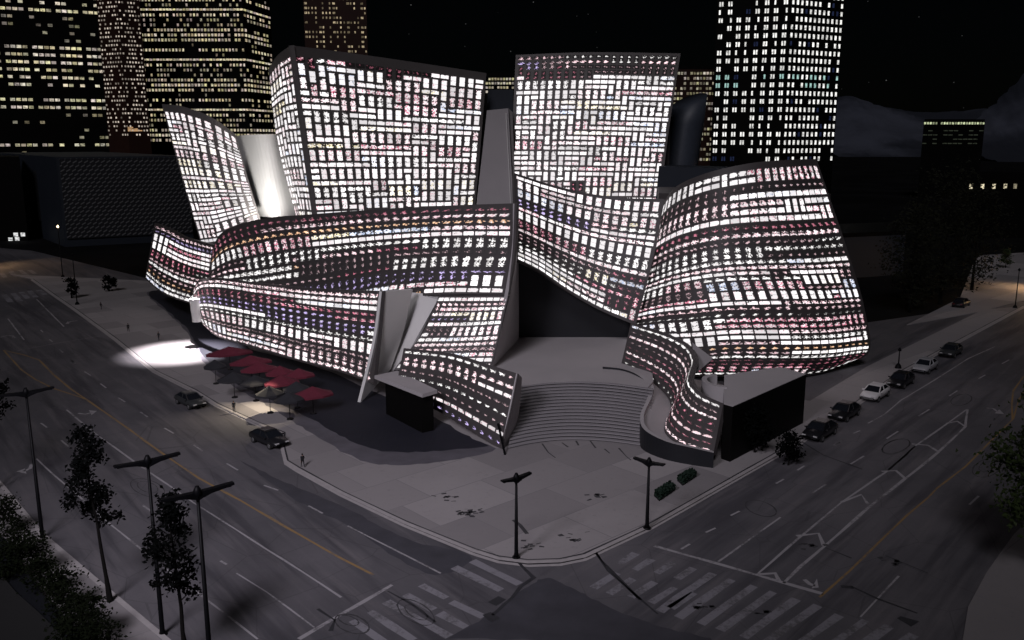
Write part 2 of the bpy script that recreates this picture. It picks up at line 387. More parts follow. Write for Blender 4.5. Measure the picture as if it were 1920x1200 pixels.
# ================================================================== CONCERT HALL
hall = thing('concert_hall', 'concert hall of billowing curved metal shells covered in projected rows of lit panels', 'building', (0, 0, 0))
def shell(name, label, rows, seed, nr, nc, style, mat=None, thick=.7, **k):
    s = Sheet(rows); o = s.solid(name, M[mat or ('steel' if seed < 15 else 'steel_dark')], hall, thick); o['label'] = label
    weave(s, o, nr, nc, seed, style, **k); return s
A_ = shell('facade_sail', 'tall leaning sail at the far left end of the hall', [
    [(303, 195, 205), (345, 201, 198), (400, 222, 195), (442, 252, 201)], [(337, 320, 200), (395, 325, 193), (468, 345, 198)], [(378, 462, 196), (425, 452, 190), (490, 416, 197)]],
    11, 30, 10, mk(.99, .45), v0=.05)
Bf = shell('hall_facade', 'broad face of the big left hall block, nearly all white panels', [
    [(545, 85, 178), (640, 97, 187), (760, 114, 198), (912, 137, 212)], [(568, 257, 178), (740, 260, 196), (902, 262, 211)], [(590, 412, 180), (740, 405, 196), (890, 400, 211)]],
    12, 25, 20, mk(lambda f: .6 if f < .06 else .985, .45), v0=.05, keep=100)
Bl = shell('hall_facade', 'curved narrow return face of the big left hall block', [
    [(503, 130, 212), (520, 104, 195), (545, 85, 178)], [(519, 262, 206), (540, 257, 192), (568, 257, 178)], [(556, 410, 203), (570, 410, 191), (590, 412, 180)]],
    13, 25, 7, mk(.99, .4), v0=.05)
C_ = shell('hall_facade', 'tall right hall block with dim figure rows along its top', [
    [(967, 103, 196), (1100, 98, 196), (1276, 100, 198)], [(961, 240, 194), (1110, 246, 193), (1253, 252, 196)], [(958, 392, 192), (1100, 392, 192), (1236, 392, 194)]],
    14, 30, 21, mk(.97, .4, .13), v0=.01)
E_ = shell('facade_ribbon', 'concave hanging sheet between the two entrance shells', [
    [(964, 324, 152), (1030, 345, 155), (1100, 362, 156), (1170, 371, 155), (1245, 373, 153)], [(966, 410, 149), (1040, 440, 152.5), (1115, 465, 152.5), (1225, 482, 150)], [(968, 488, 147), (1012, 510, 149), (1062, 545, 150), (1122, 580, 150), (1192, 610, 149)]],
    15, 20, 16, mk(lambda f: .92 if f < .45 else (.2 if f < .8 else .6), .4))
H_ = shell('facade_sail', 'huge bulging right sail wider at its foot', [
    [(1240, 388, 161), (1265, 352, 156), (1320, 326, 151), (1400, 307, 150), (1470, 300, 152), (1531, 298, 157)],
    [(1196, 540, 157), (1233, 522, 151), (1280, 503, 146), (1347, 489, 143), (1467, 482, 144), (1594, 484, 151)],
    [(1182, 604, 155), (1218, 590, 149), (1265, 578, 145), (1340, 571, 142), (1460, 567, 142), (1550, 570, 146), (1621, 578, 152)],
    [(1176, 655, 154), (1225, 664, 148), (1280, 666, 145), (1350, 664, 142), (1480, 662, 142), (1560, 662, 146), (1629, 662, 153)],
    [(1182, 690, 155), (1235, 702, 149), (1290, 706, 146), (1350, 706, 143), (1450, 706, 143.5), (1530, 702, 147), (1600, 676, 153)]],
    16, 36, 25, mk(lambda f: .95 if f < .2 else (.12 if f < .4 else (.8 if f < .48 else .4)), .42), keep=100)
D1 = shell('facade_ribbon', 'long upper ribbon sweeping round the left side above the cafe', [
    [(396, 476, 181), (410, 442, 177), (445, 422, 172), (500, 409, 167), (580, 402, 161), (700, 393, 150), (850, 385, 140), (969, 381, 134)],
    [(391, 524, 179), (425, 512, 175), (470, 502, 170), (560, 484, 163), (700, 470, 150), (840, 462, 140), (966, 465, 134)],
    [(396, 576, 178), (432, 594, 173), (500, 604, 167), (600, 592, 158), (715, 563, 147), (825, 553, 139), (953, 553, 134)]],
    17, 14, 36, mk(lambda f: (.5 if .22 < f < .36 else .03) if f < .68 else .75, .5), gap=(.13, .38))
D2 = shell('facade_ribbon', 'slanting tail of the upper ribbon draping down to the terrace', [
    [(823, 554, 139), (890, 554, 136), (953, 554, 134)], [(796, 617, 137), (870, 618, 134.5), (940, 612, 133.5)], [(738, 694, 134), (830, 692, 133), (921, 692, 132.6)]],
    18, 14, 11, mk(.6, .3), gap=(.12, .36))
Fs = shell('facade_ribbon', 'lower left ribbon hanging over the red umbrellas', [
    [(362, 545, 172), (372, 526, 168), (405, 521, 163), (480, 530, 155), (560, 538, 147), (640, 543, 139), (716, 546, 132)],
    [(363, 575, 170), (390, 575, 165), (440, 585, 158), (520, 600, 150), (620, 620, 140), (709, 632, 132)],
    [(380, 608, 168), (405, 630, 162), (470, 650, 152), (560, 677, 144), (640, 698, 137), (700, 720, 131)]],
    19, 14, 26, mk(lambda f: .1 if f < .35 else .45, .45), gap=(.12, .36))
F2 = shell('facade_ribbon', 'small wavy ribbon at the far left corner of the hall', [
    [(290, 418, 213), (315, 427, 208), (345, 443, 200), (404, 460, 181)], [(281, 470, 214), (312, 486, 206), (350, 505, 197), (402, 520, 181)], [(272, 522, 215), (300, 547, 206), (335, 563, 196), (400, 580, 180)]],
    20, 14, 13, mk(.45, .2), gap=(.1, .38))
G_ = shell('facade_ribbon', 'lowest leaning panel touching the plaza beside the steps', [
    [(757, 653, 125), (847, 663, 120), (920, 685, 115), (972, 701, 112)], [(748, 698, 125.5), (830, 712, 121), (900, 743, 115.4), (957, 775, 111)], [(738, 745, 126), (808, 765, 123.5), (872, 802, 117), (941, 845, 110.3)]],
    21, 8, 13, mk(.05, .05), gap=(.18, .62), thick=.12, v0=.004)
I_ = shell('facade_ribbon', 's shaped low ribbon winding beside the entrance steps', [
    [(1183, 605, 139), (1250, 625, 132), (1288, 645, 127), (1302, 668, 123), (1297, 690, 119), (1294, 710, 115), (1312, 735, 111), (1356, 757, 107)],
    [(1165, 682, 136.5), (1220, 715, 130), (1250, 742, 125), (1258, 765, 121), (1247, 795, 116), (1249, 814, 112), (1282, 838, 108), (1337, 853, 105)]],
    22, 8, 20, mk(.08, .05), gap=(.12, .6))
def plain_sheet(name, label, rows, mat, thick=.5):
    o = Sheet(rows).solid(name, M[mat], hall, thick, 24, 12); o['label'] = label; return o
plain_sheet('return_wall', 'bare grey edge wall beside the entrance recess', [[(968, 382, 134.2), (971, 384, 154)], [(966, 465, 134.2), (972, 465, 154)], [(941, 610, 133.7), (973, 560, 154)], [(922, 692, 132.8), (973, 640, 154)]], 'concrete')
plain_sheet('end_wall', 'bare end wall of the lower left ribbon', [[(716, 547, 132), (774, 543, 138)], [(703, 640, 131.8), (757, 620, 138)], [(675, 757, 131.2), (733, 692, 138)]], 'pale_wall')
plain_sheet('sloping_wall', 'grey sloping wall behind the end of the ribbon', [[(768, 548, 141.5), (826, 553, 140.5)], [(732, 697, 139), (748, 692, 136)]], 'pale_wall')
plain_sheet('edge_wall', 'thin curved edge of the lowest leaning panel', [[(972, 701, 112.1), (979, 708, 118)], [(957, 775, 111.1), (972, 780, 116)], [(942, 845, 110.5), (957, 838, 113)]], 'concrete', .3)
plain_sheet('pale_drum', 'smooth pale rounded wall behind the far left sail', [[(430, 262, 214), (452, 254, 207), (490, 252, 204), (525, 252, 208)], [(455, 400, 212), (480, 405, 205), (520, 408, 202), (556, 408, 206)]], 'pale_wall')
# slab between the two hall blocks
def pbox(name, label, front, depth, mat, parent=hall):
    f = [P(*q) for q in front]; b = [p + np.array((p[0] / 200 * depth, depth, 0)) for p in f]
    o = obj(name, f + b, [(3, 2, 1, 0), (4, 5, 6, 7), (0, 1, 5, 4), (1, 2, 6, 5), (2, 3, 7, 6), (3, 0, 4, 7)], M[mat], parent)
    if label: o['label'] = label
    return o
pbox('slab_wall', 'narrow tapering grey slab between the two hall blocks', [(913, 207, 187), (953, 203, 187), (963, 392, 187), (893, 392, 187)], 8, 'concrete')
pbox('roof_block', 'dark flat block above the tapering slab', [(915, 168, 218), (962, 168, 218), (962, 300, 218), (905, 300, 218)], 12, 'slate_blue')
pbox('side_slab', None, [(953.5, 203, 188), (961, 210, 188), (967, 392, 188), (963.5, 392, 188)], 7, 'steel')
m = MB(); m.tube([P(949, 212, 186.7), P(958, 390, 186.7)], [.12, .12], 6); m.build('edge_rail', M['pale_wall'], hall)
# bodies behind the sheets
def body(name, pts, z0, z1, mat, label=None):
    b = MB(); b.prism(pts, z0, z1); o = b.build(name, M[mat], hall)
    if label: o['label'] = label
    return o
body('block_body', [(-43, 185), (-9, 217), (-26, 250), (-48, 232)], 0, 55, 'steel_dark')
body('block_body', [(1.5, 199), (35, 201), (30, 225), (3, 225)], 0, 55, 'steel_dark')
body('hall_core', [(-60, 190), (-38, 172), (-18, 158), (-4, 146), (-2, 160), (18, 176), (24, 166), (42, 160), (60, 163), (60, 215), (-55, 225)], 0, 17, 'steel_dark')
body('sail_body', [(27, 165), (34, 158), (52, 157), (58, 163), (55, 185), (30, 185)], 17, 30, 'steel_dark')
body('foyer_wall', [P(955, 600, 155.2)[:2], P(1190, 600, 155.2)[:2], (20, 160), (-2, 160)], 4.5, 21, 'dark_wall', 'dark recessed entrance wall under the hanging sheet')
# dark rounded tower behind the right block
v, f = [], []
for k, (cx, rx, py) in enumerate([(1292, 32, 190), (1285, 33, 235), (1276, 34, 290), (1266, 36, 350), (1262, 37, 400)]):
    c = P(cx, py, 212); rr = rx / F_ * 212
    for j in range(28):
        a = 2 * math.pi * j / 28; v.append((c[0] + rr * math.cos(a), c[1] + rr * math.sin(a), c[2] + (2.0 * math.cos(a - .6) if k == 0 else 0)))
for k in range(4):
    for j in range(28): f.append((k * 28 + j, (k + 1) * 28 + j, (k + 1) * 28 + (j + 1) % 28, k * 28 + (j + 1) % 28))
f.append(tuple(range(28)))
obj('round_tower', v, f, simple('blue_grey_metal', (.05, .06, .08), .5), hall, True)['label'] = 'dark unlit rounded tower behind the right hall block'
pbox('roof_block', 'dark low roof behind the right sail', [(1236, 312, 190), (1400, 318, 190), (1400, 420, 190), (1225, 420, 190)], 15, 'slate_blue')
# terrace, steps, parapet
body('terrace', [G(x, y, 5) for x, y in ((969, 724), (1030, 717), (1090, 715), (1150, 718), (1215, 726), (1225, 715), (1222, 690), (1225, 660), (1200, 637), (1180, 628), (940, 628), (905, 694))], 0, 5, 'concrete', 'bare raised entrance terrace at the head of the steps')
botc = [G(x, y, .15) for x, y in ((953, 842), (1000, 832), (1060, 826), (1130, 828), (1212, 838))]
topc = [G(x, y, 5) for x, y in ((969, 724), (1022, 717), (1085, 714.5), (1150, 718), (1225, 728))]
bc, tc = catmull(botc, 24), catmull(topc, 24)
tr, rs = MB(), MB(); NS = 18
for i in range(NS):
    z1 = .15 + 4.85 * (i + 1) / NS - (.004 if i == NS - 1 else 0); z0 = .15 + 4.85 * i / NS
    fr = [bc[j] * (1 - i / NS) + tc[j] * i / NS for j in range(24)]; bk = [bc[j] * (1 - (i + 1.1) / NS) + tc[j] * (i + 1.1) / NS for j in range(24)]
    fr2 = [bc[j] * (1 - (i + .75) / NS) + tc[j] * (i + .75) / NS for j in range(24)]
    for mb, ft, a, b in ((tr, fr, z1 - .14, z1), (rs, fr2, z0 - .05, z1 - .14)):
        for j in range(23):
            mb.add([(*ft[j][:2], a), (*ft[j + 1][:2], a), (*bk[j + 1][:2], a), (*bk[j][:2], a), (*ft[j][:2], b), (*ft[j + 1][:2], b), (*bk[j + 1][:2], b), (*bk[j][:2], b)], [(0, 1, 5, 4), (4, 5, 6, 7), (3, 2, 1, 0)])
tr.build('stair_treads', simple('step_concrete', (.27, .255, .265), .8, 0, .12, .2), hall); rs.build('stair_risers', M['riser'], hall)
par = catmull([P(*q) for q in ((1130, 688, 133), (1165, 692, 132), (1196, 704, 128.5), (1217, 728, 124), (1212, 757, 119), (1200, 788, 114), (1207, 813, 110), (1248, 836, 106.5), (1300, 849, 104.5), (1338, 858, 103.5))], 60)
ib = catmull([P(*q) for q in ((1165, 682, 136.5), (1220, 715, 130), (1250, 742, 125), (1258, 765, 121), (1247, 795, 116), (1249, 814, 112), (1282, 838, 108), (1337, 853, 105))], 60)
w, k = MB(), MB()
for i in range(59):
    def sect(a, b, d):
        n = (b - a)[:2]; n = n / (np.linalg.norm(n) + 1e-9); return a[:2] + n * d
    i0, i1 = i, i + 1
    a0, a1 = sect(par[i0], ib[i0], .0), sect(par[i1], ib[i1], .0); c0, c1 = sect(par[i0], ib[i0], .7), sect(par[i1], ib[i1], .7)
    rise = lambda j: .06 + .55 * min(1, max(0, (j - 14) / 14)); z0, z1 = par[i0][2] + rise(i0), par[i1][2] + rise(i1); q0, q1 = ib[i0], ib[i1]
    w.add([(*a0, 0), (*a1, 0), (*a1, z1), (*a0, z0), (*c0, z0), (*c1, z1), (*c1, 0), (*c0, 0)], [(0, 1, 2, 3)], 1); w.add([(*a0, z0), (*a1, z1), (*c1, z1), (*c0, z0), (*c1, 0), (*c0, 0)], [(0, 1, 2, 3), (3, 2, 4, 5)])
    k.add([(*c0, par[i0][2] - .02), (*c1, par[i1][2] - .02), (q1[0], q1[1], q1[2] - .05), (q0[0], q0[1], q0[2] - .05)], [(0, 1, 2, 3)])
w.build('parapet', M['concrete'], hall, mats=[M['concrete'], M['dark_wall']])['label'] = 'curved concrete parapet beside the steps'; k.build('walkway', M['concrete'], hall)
# right low box, small round wall, wedge, entrance canopy
zt = 7.4
an = [G(x, y, zt) for x, y in ((1358, 703), (1462, 688), (1512, 701), (1374, 762), (1357, 757))]
body('annex', an, 0, zt - .06, 'tower_black', 'low flat roofed box at the street corner of the hall'); body('roof', an, zt - .058, zt, 'concrete')
cc = G(1352, 728, 6.5); ring = MB()
for r0 in range(20):
    a0, a1 = math.radians(90 + r0 * 9), math.radians(99 + r0 * 9)
    q = lambda a, r_, z: (cc[0] + r_ * math.cos(a), cc[1] + r_ * 1.3 * math.sin(a), z)
    ring.add([q(a0, 2.6, 1), q(a1, 2.6, 1), q(a1, 2.6, 7.6), q(a0, 2.6, 7.6), q(a0, 1.9, 7.6), q(a1, 1.9, 7.6), q(a1, 1.9, 1), q(a0, 1.9, 1)], [(0, 1, 2, 3), (3, 2, 5, 4), (4, 5, 6, 7)])
ring.build('round_stair_wall', M['concrete'], hall)
wd = [P(1298, 642, 127), P(1337, 672, 126), P(1303, 702, 121), P(1303, 650, 131), P(1330, 672, 131), P(1303, 702, 128)]
obj('skylight_wedge', wd, [(0, 2, 1), (3, 4, 5), (0, 1, 4, 3), (1, 2, 5, 4), (2, 0, 3, 5)], M['concrete'], hall)
cz = 6.0
body('entrance_canopy', [G(x, y, cz) for x, y in ((702, 704), (745, 695), (820, 731), (792, 739))], cz - .5, cz, 'concrete', 'flat canopy slab beside the lowest leaning panel')
body('canopy_base', [G(x, y, cz) for x, y in ((722, 704), (745, 698), (812, 731), (790, 735))], 0, cz - .503, 'tower_black')
m = MB(); m.tube([P(366, 560, 168), P(370, 603, 168)], [1.1, .9], 12); m.build('column', M['pale_wall'], hall)
m = MB(); m.tube([(*G(934, 838, 0)[:2], 3.2), (*G(947, 855, 0)[:2], .15)], [.15, .15], 6); m.build('strut', M['black_paint'], hall)

# ================================================================== GROUND, ROADS
def sheet2(name, pts, z, mat, kind='structure'):
    o = obj(name, [(p[0], p[1], z) for p in pts], [tuple(range(len(pts)))], M[mat])
    if o.data.polygons[0].normal.z < 0: o.data.flip_normals()
    return tag(o, kind=kind)
sheet2('ground', [(-4000, -300), (4000, -300), (4000, 6000), (-4000, 6000)], -.05, 'ground')
sheet2('road', [G(-60, 460)[:2], G(60, 470)[:2], G(600, 600)[:2], G(960, 700)[:2], (120, 215), (190, 290), (215, 275), (150, 60), (60, 20), (-70, 20), (-90, 70), (-220, 270)], 0, 'asphalt')
def block(name, pts, mat='plaza', z=.15, kerb=True):
    b = MB(); b.prism(pts, -.1, z); o = tag(b.build(name, M[mat]), kind='structure'); return o
kl = [(60, 524), (100, 553), (135, 577), (217, 637), (290, 697), (367, 735), (407, 760), (480, 794), (532, 815), (531, 840), (538, 868), (560, 882), (640, 926), (760, 983), (890, 1036)]
kr = [(935, 1050), (990, 1057), (1050, 1055), (1095, 1046), (1215, 990), (1290, 948), (1360, 908), (1500, 829), (1600, 762), (1690, 699), (1780, 650), (1920, 575)]
kerbpts = [G(x, y, 0)[:2] for x, y in kl + kr]
block('plaza', kerbpts + [(111, 206), (63, 153), (46, 132), (24, 150), (10, 190), (-60, 225), (-105, 250), (-150, 262)])
kb = MB()

kb.strip(kerbpts, .5, .158); kb.strip([p + np.array((0, -.45)) for p in kerbpts], .45, .012)
tag(kb.build('kerb', simple('pale_kerb_concrete', (.38, .355, .355), .85, 0, .25, 1.5)), kind='structure')
lf = [(-40, 870), (0, 908), (80, 1005), (205, 1112), (300, 1192), (370, 1250)]
lfp = [G(x, y)[:2] for x, y in lf]
block('pavement', lfp + [(-20, 52), (-34, 40), (-80, 40), (-120, 110), (-75, 118)])
k3 = MB(); k3.strip([p + np.array((0, .55)) for p in kerbpts], .2, .1595, jit=.3); tag(k3.build('kerb_joint', M['tar']), kind='structure')
k2 = MB(); k2.strip(lfp, .5, .158); tag(k2.build('kerb', bpy.data.materials['pale_kerb_concrete']), kind='structure')
rp = [G(x, y)[:2] for x, y in ((1960, 945), (1900, 1005), (1850, 1075), (1815, 1140), (1800, 1230))]
block('pavement', rp + [(48, 55), (90, 55), (90, 100)])
block('pavement', [G(x, y)[:2] for x, y in ((1700, 610), (1800, 560), (1830, 480), (1990, 470), (1990, 545), (1840, 585))], z=.16)
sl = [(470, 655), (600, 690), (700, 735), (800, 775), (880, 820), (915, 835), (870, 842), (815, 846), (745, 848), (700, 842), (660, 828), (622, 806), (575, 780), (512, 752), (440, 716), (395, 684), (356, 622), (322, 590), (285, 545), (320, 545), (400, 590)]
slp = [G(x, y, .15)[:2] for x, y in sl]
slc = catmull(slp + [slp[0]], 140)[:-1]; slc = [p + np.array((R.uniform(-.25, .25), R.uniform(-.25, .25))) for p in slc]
sheet2('garden_path', slc, .157, 'slate')  # dark core of the building's shadow, painted as paving

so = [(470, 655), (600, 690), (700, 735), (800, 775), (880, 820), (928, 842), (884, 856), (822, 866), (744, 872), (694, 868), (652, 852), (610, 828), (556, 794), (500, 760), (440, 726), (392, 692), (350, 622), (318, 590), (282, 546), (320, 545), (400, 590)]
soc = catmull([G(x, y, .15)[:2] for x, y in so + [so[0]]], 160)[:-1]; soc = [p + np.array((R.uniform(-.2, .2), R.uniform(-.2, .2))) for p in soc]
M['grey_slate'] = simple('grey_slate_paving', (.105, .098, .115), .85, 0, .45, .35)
sheet2('garden_path', soc, .153, 'grey_slate')  # grey outer band paints the lighter edge of the same shadow
Z7 = lambda x, y: G(1100 + x / 3, 800 + y / 3)[:2]
Z8 = lambda x, y: G(1440 + x / 4, 650 + y / 4)[:2]
Z2 = lambda x, y: G(x / 3, 650 + y / 3)[:2]
Z3 = lambda x, y: G(x / 3, 800 + y / 3)[:2]
Z5 = lambda x, y: G(560 + x / 3, 800 + y / 3)[:2]
Z1 = lambda x, y: G(x / 4, 400 + y / 4)[:2]
def L(Z, *pts): return [Z(*p) for p in pts]
wh, ye, cw, ta = MB(), MB(), MB(), MB(); zM = .008
for ln, wd_ in ((L(Z2, (375, 355), (510, 470), (650, 570), (780, 665), (950, 780), (1100, 885), (1330, 1030), (1500, 1140)) + L(Z3, (1700, 815), (1920, 960)), .22),
           (L(Z3, (205, 180), (300, 270), (420, 370), (590, 525), (870, 750), (1070, 905), (1250, 1040), (1450, 1195)), .22), (L(Z3, (1330, 825), (1500, 930), (1770, 1130)), .16),
           (L(Z5, (275, 558), (800, 825)), .18), (L(Z5, (0, 1195), (525, 890)), .4), (L(Z7, (380, 670), (1330, 940)), .45), (L(Z7, (740, 760), (1090, 510)), .22),
           (L(Z7, (960, 830), (1200, 620), (1440, 420), (1690, 250), (1850, 110)) + L(Z8, (900, 930 - 360 + 360), (1110, 740), (1340, 580), (1490, 470)), .25),
           (L(Z7, (1110, 880), (1200, 790), (1330, 680), (1580, 460), (1800, 285)) + L(Z8, (1030, 990), (1280, 790), (1480, 600), (1495, 470)), .32),
           (L(Z7, (1540, 1070), (1755, 840)), .2), (L(Z8, (750, 575), (870, 510), (1000, 400), (1250, 250), (1500, 90), (1700, 0)), .22),
           (L(Z1, (270, 640), (480, 850)), .25), (L(Z1, (60, 790), (180, 950)), .25), (L(Z1, (130, 1030), (420, 975), (760, 920)), .12)):
    wh.strip(ln, wd_, zM, jit=.28)
for Z, ch in ((Z8, ((550, 1165), (700, 1110), (750, 1180))), (Z8, ((850, 935), (960, 930), (1030, 990))), (Z8, ((1080, 730), (1200, 740), (1280, 790))), (Z8, ((1340, 575), (1420, 560), (1480, 600))), (Z7, ((970, 830), (1060, 825), (1080, 865))), (Z7, ((1180, 615), (1305, 600), (1335, 670)))):
    wh.strip(L(Z, *ch), .42, .012, jit=.15)
for Z, a in ((Z2, [(335, 15, 355, 32), (400, 75, 425, 95), (475, 140, 510, 162), (565, 208, 597, 232), (665, 287, 705, 312), (790, 368, 830, 395), (925, 458, 977, 488), (1090, 553, 1138, 587), (1275, 657, 1338, 695), (1485, 780, 1565, 808), (1735, 895, 1815, 938), (345, 527, 385, 562), (800, 890, 850, 925), (230, 430, 265, 455)]),
             (Z3, [(1240, 755, 1275, 775)]), (Z1, [(305, 875, 322, 892), (370, 945, 395, 965), (445, 1020, 470, 1045), (535, 1100, 560, 1125)]),
             (Z7, [(530, 690, 580, 660), (670, 595, 725, 570), (810, 500, 860, 475), (1065, 320, 1110, 295), (1265, 375, 1345, 325), (1185, 245, 1225, 220), (1390, 105, 1430, 85)]),
             (Z8, [(640, 650, 690, 630), (500, 740, 545, 715), (620, 880, 720, 820), (890, 690, 975, 635), (1130, 520, 1210, 470), (1360, 370, 1420, 330), (1510, 1185, 1580, 1120), (1580, 240, 1630, 212), (1755, 128, 1810, 98)])):
    for x0, y0, x1, y1 in a: wh.strip(L(Z, (x0, y0), (x1, y1)), .24, zM)
def arrow(Z, pts, head):
    wh.strip(L(Z, *pts), .4, zM, jit=.15)
    wh.add([(*Z(*q), zM) for q in head], [(0, 1, 2)])
arrow(Z2, [(440, 375), (480, 380), (520, 370)], [(515, 385), (545, 362), (500, 358)]); arrow(Z2, [(178, 660), (170, 685), (135, 700)], [(140, 685), (150, 715), (92, 703)])
arrow(Z8, [(1640, 460), (1690, 465), (1725, 490)], [(1700, 500), (1770, 505), (1735, 470)]); arrow(Z7, [(1225, 860), (1255, 885), (1285, 895)], [(1265, 910), (1305, 905), (1295, 855)])
arrow(Z1, [(0, 930), (60, 915), (105, 922)], [(95, 910), (120, 935), (90, 935)]); arrow(Z1, [(500, 825), (530, 812), (580, 805)], [(510, 808), (490, 830), (520, 828)])
tag(wh.build('road_marking', M['white_paint']), kind='structure')
ye.strip(L(Z2, (20, 20), (130, 45), (220, 75), (300, 155), (400, 240), (490, 300), (720, 460), (920, 605), (1120, 740), (1360, 870), (1600, 1010), (1900, 1180)) + [G(700, 1078)[:2]], .3, zM, jit=.25)
ye.strip(L(Z2, (20, 20), (70, 75), (120, 130), (200, 185), (300, 235), (440, 280), (490, 300)), .26, .012, jit=.25)
ye.strip(L(Z7, (1310, 960), (1480, 810), (1640, 655), (1800, 500), (1920, 400)) + L(Z8, (1270, 1060), (1480, 900), (1700, 680), (1840, 540), (1880, 400), (1930, 320)), .22, zM, jit=.2)
ye.strip(L(Z8, (1835, 545), (1828, 430), (1840, 330), (1920, 220)), .26, .012, jit=.2)
tag(ye.build('road_marking', M['yellow_paint']), kind='structure')
for x0, y0, x1, y1 in ((975, 755, 1245, 885), (875, 790, 1140, 920), (690, 890, 830, 965), (860, 985, 1040, 1070), (600, 945, 760, 1030), (790, 1050, 940, 1130), (490, 985, 850, 1180), (400, 1040, 650, 1200), (300, 1090, 480, 1210)):
    cw.strip(L(Z5, (x0, y0), (x1, y1)), .85, zM, jit=.2)
for i, (x, y) in enumerate(((275, 712), (365, 745), (490, 765), (600, 795), (710, 825), (815, 860), (940, 895), (1050, 930), (1180, 970), (1300, 1005), (1420, 1060), (1570, 1090), (1700, 1120), (1840, 1170))):
    k_ = (-300, 215) if i > 3 else ((-95, 60) if i < 4 else 0)
    cw.strip(L(Z7, (x, y), (x + k_[0], y + k_[1])), .8, zM, jit=.2)
    if i < 5: cw.strip(L(Z7, (x - 105, y + 110), (x - 240, y + 195)), .8, zM, jit=.2)
for x0, y0, x1, y1 in ((100, 600, 150, 660), (160, 590, 210, 640), (220, 580, 270, 630), (290, 575, 340, 610), (360, 565, 400, 600), (10, 445, 40, 482), (80, 435, 120, 475), (150, 425, 200, 465), (220, 425, 265, 455), (30, 610, 80, 665)):
    cw.strip(L(Z1, (x0, y0), (x1, y1)), 1.3, zM, jit=.15)
tag(cw.build('road_marking', M['cross_paint']), kind='structure')
# tar seams and signal-pole shadows painted as dark strips, smears
for Z, pts, w_ in ((Z5, ((1105, 660), (1180, 700), (1260, 790), (1320, 850), (1250, 900), (1200, 960), (1090, 1060)), .35), (Z5, ((1005, 645), (1050, 710), (1110, 730), (1190, 750)), .3), (Z5, ((1650, 680), (1700, 750), (1760, 815), (1850, 900), (1920, 975)), .28), (Z7, ((30, 680), (120, 810), (270, 945), (400, 1055)), .25),
               (Z7, ((1040, 10), (1150, 45), (1250, 110), (1330, 160), (1550, 240)), .22), (Z7, ((1340, 680), (1490, 740)), .18), (Z7, ((1490, 900), (1640, 970), (1860, 1050)), .2), (Z7, ((1680, 725), (1920, 825)), .16), (Z7, ((1430, 900), (1500, 905)), .6), (Z7, ((1760, 1070), (1850, 1110)), .9),
               (Z5, ((500, 925), (640, 1000), (770, 1100)), .2), (Z5, ((110, 1025), (200, 1090), (180, 1150)), .3), (Z5, ((1060, 1050), (1110, 1090)), .8), (Z5, ((1090, 1000), (1150, 965)), .7)):
    ta.strip(L(Z, *pts), w_, .016, jit=.5)
tag(ta.build('tar_seam', M['tar']), kind='structure'); ta = MB()
def oval(Z, cx, cy, a, b, w_, rot=0):
    n = 26; ta.strip([Z(cx + a * math.cos(t) * math.cos(rot) - b * math.sin(t) * math.sin(rot), cy + a * math.cos(t) * math.sin(rot) + b * math.sin(t) * math.cos(rot)) for t in [2 * math.pi * i / n for i in range(n + 1)]], w_, .016, jit=.6)
for o_ in ((Z5, 660, 1045, 115, 55, .12, .5), (Z5, 660, 1045, 70, 30, .1, .5), (Z5, 300, 1110, 100, 50, .14, .3), (Z5, 280, 1090, 60, 25, .12, .3), (Z3, 830, 345, 100, 45, .1, .3), (Z3, 830, 340, 60, 28, .1, .3), (Z7, 980, 460, 90, 40, .14, .3), (Z7, 1740, 110, 80, 35, .12, -.3), (Z8, 1640, 910, 110, 65, .14, -.3), (Z8, 1640, 900, 60, 35, .12, -.3), (Z8, 1450, 400, 80, 40, .14, -.2), (Z8, 960, 750, 110, 50, .12, -.3)):
    oval(*o_)
tag(ta.build('tar_seam', M['smudge']), kind='structure')  # ovals trace outlines of cars flattened onto the road
pa = [L(Z5, (-330, 190), (-100, 300), (250, 450), (640, 640), (975, 735), (780, 835), (280, 560), (0, 420)), L(Z5, (840, 1190), (1060, 1060), (1290, 900), (1400, 850), (1560, 920), (1740, 1010), (2010, 1120), (2330, 1200))]
for q in pa:
    q = catmull([np.array((*p, 0)) for p in q + [q[0]]], 70)[:-1, :2]; q = [p + np.array((R.uniform(-.15, .15), R.uniform(-.15, .15))) for p in q]
    sheet2('road_patch', q, .004, 'patch')
sm = MB()
for Z, cx, cy in ((Z5, 840, 400), (Z5, 965, 485), (Z5, 1660, 398), (Z5, 1530, 635), (Z5, 1290, 682), (Z5, 935, 505), (Z7, 640, 1010), (Z7, 980, 1055), (Z7, 1720, 760), (Z7, 1240, 665)):
    for k_ in range(9):
        x, y = cx + R.gauss(0, 38), cy + R.gauss(0, 13); a = R.uniform(-.6, .3)
        sm.strip(L(Z, (x, y), (x + 28 * math.cos(a), y + 28 * math.sin(a) * .6)), R.uniform(.15, .45), .162 if Z is Z5 else .017, jit=.5)
for a_ in (((1130, 575), (1165, 625), (1205, 655)), ((1240, 570), (1275, 595)), ((1400, 560), (1430, 600)), ((1480, 605), (1510, 630)), ((1560, 600), (1600, 645), (1630, 668)), ((1320, 560), (1335, 585))):
    sm.strip([G(640 + x / 3, 640 + y / 3, .16)[:2] for x, y in a_], .2, .162, jit=.4)
sm.strip([G(x, y, .15)[:2] for x, y in ((962, 975), (975, 985), (988, 1001))], .35, .163, jit=.3)
tag(sm.build('pavement_stain', M['smudge']), kind='structure')  # flattened people and cast shadows painted as dark strips

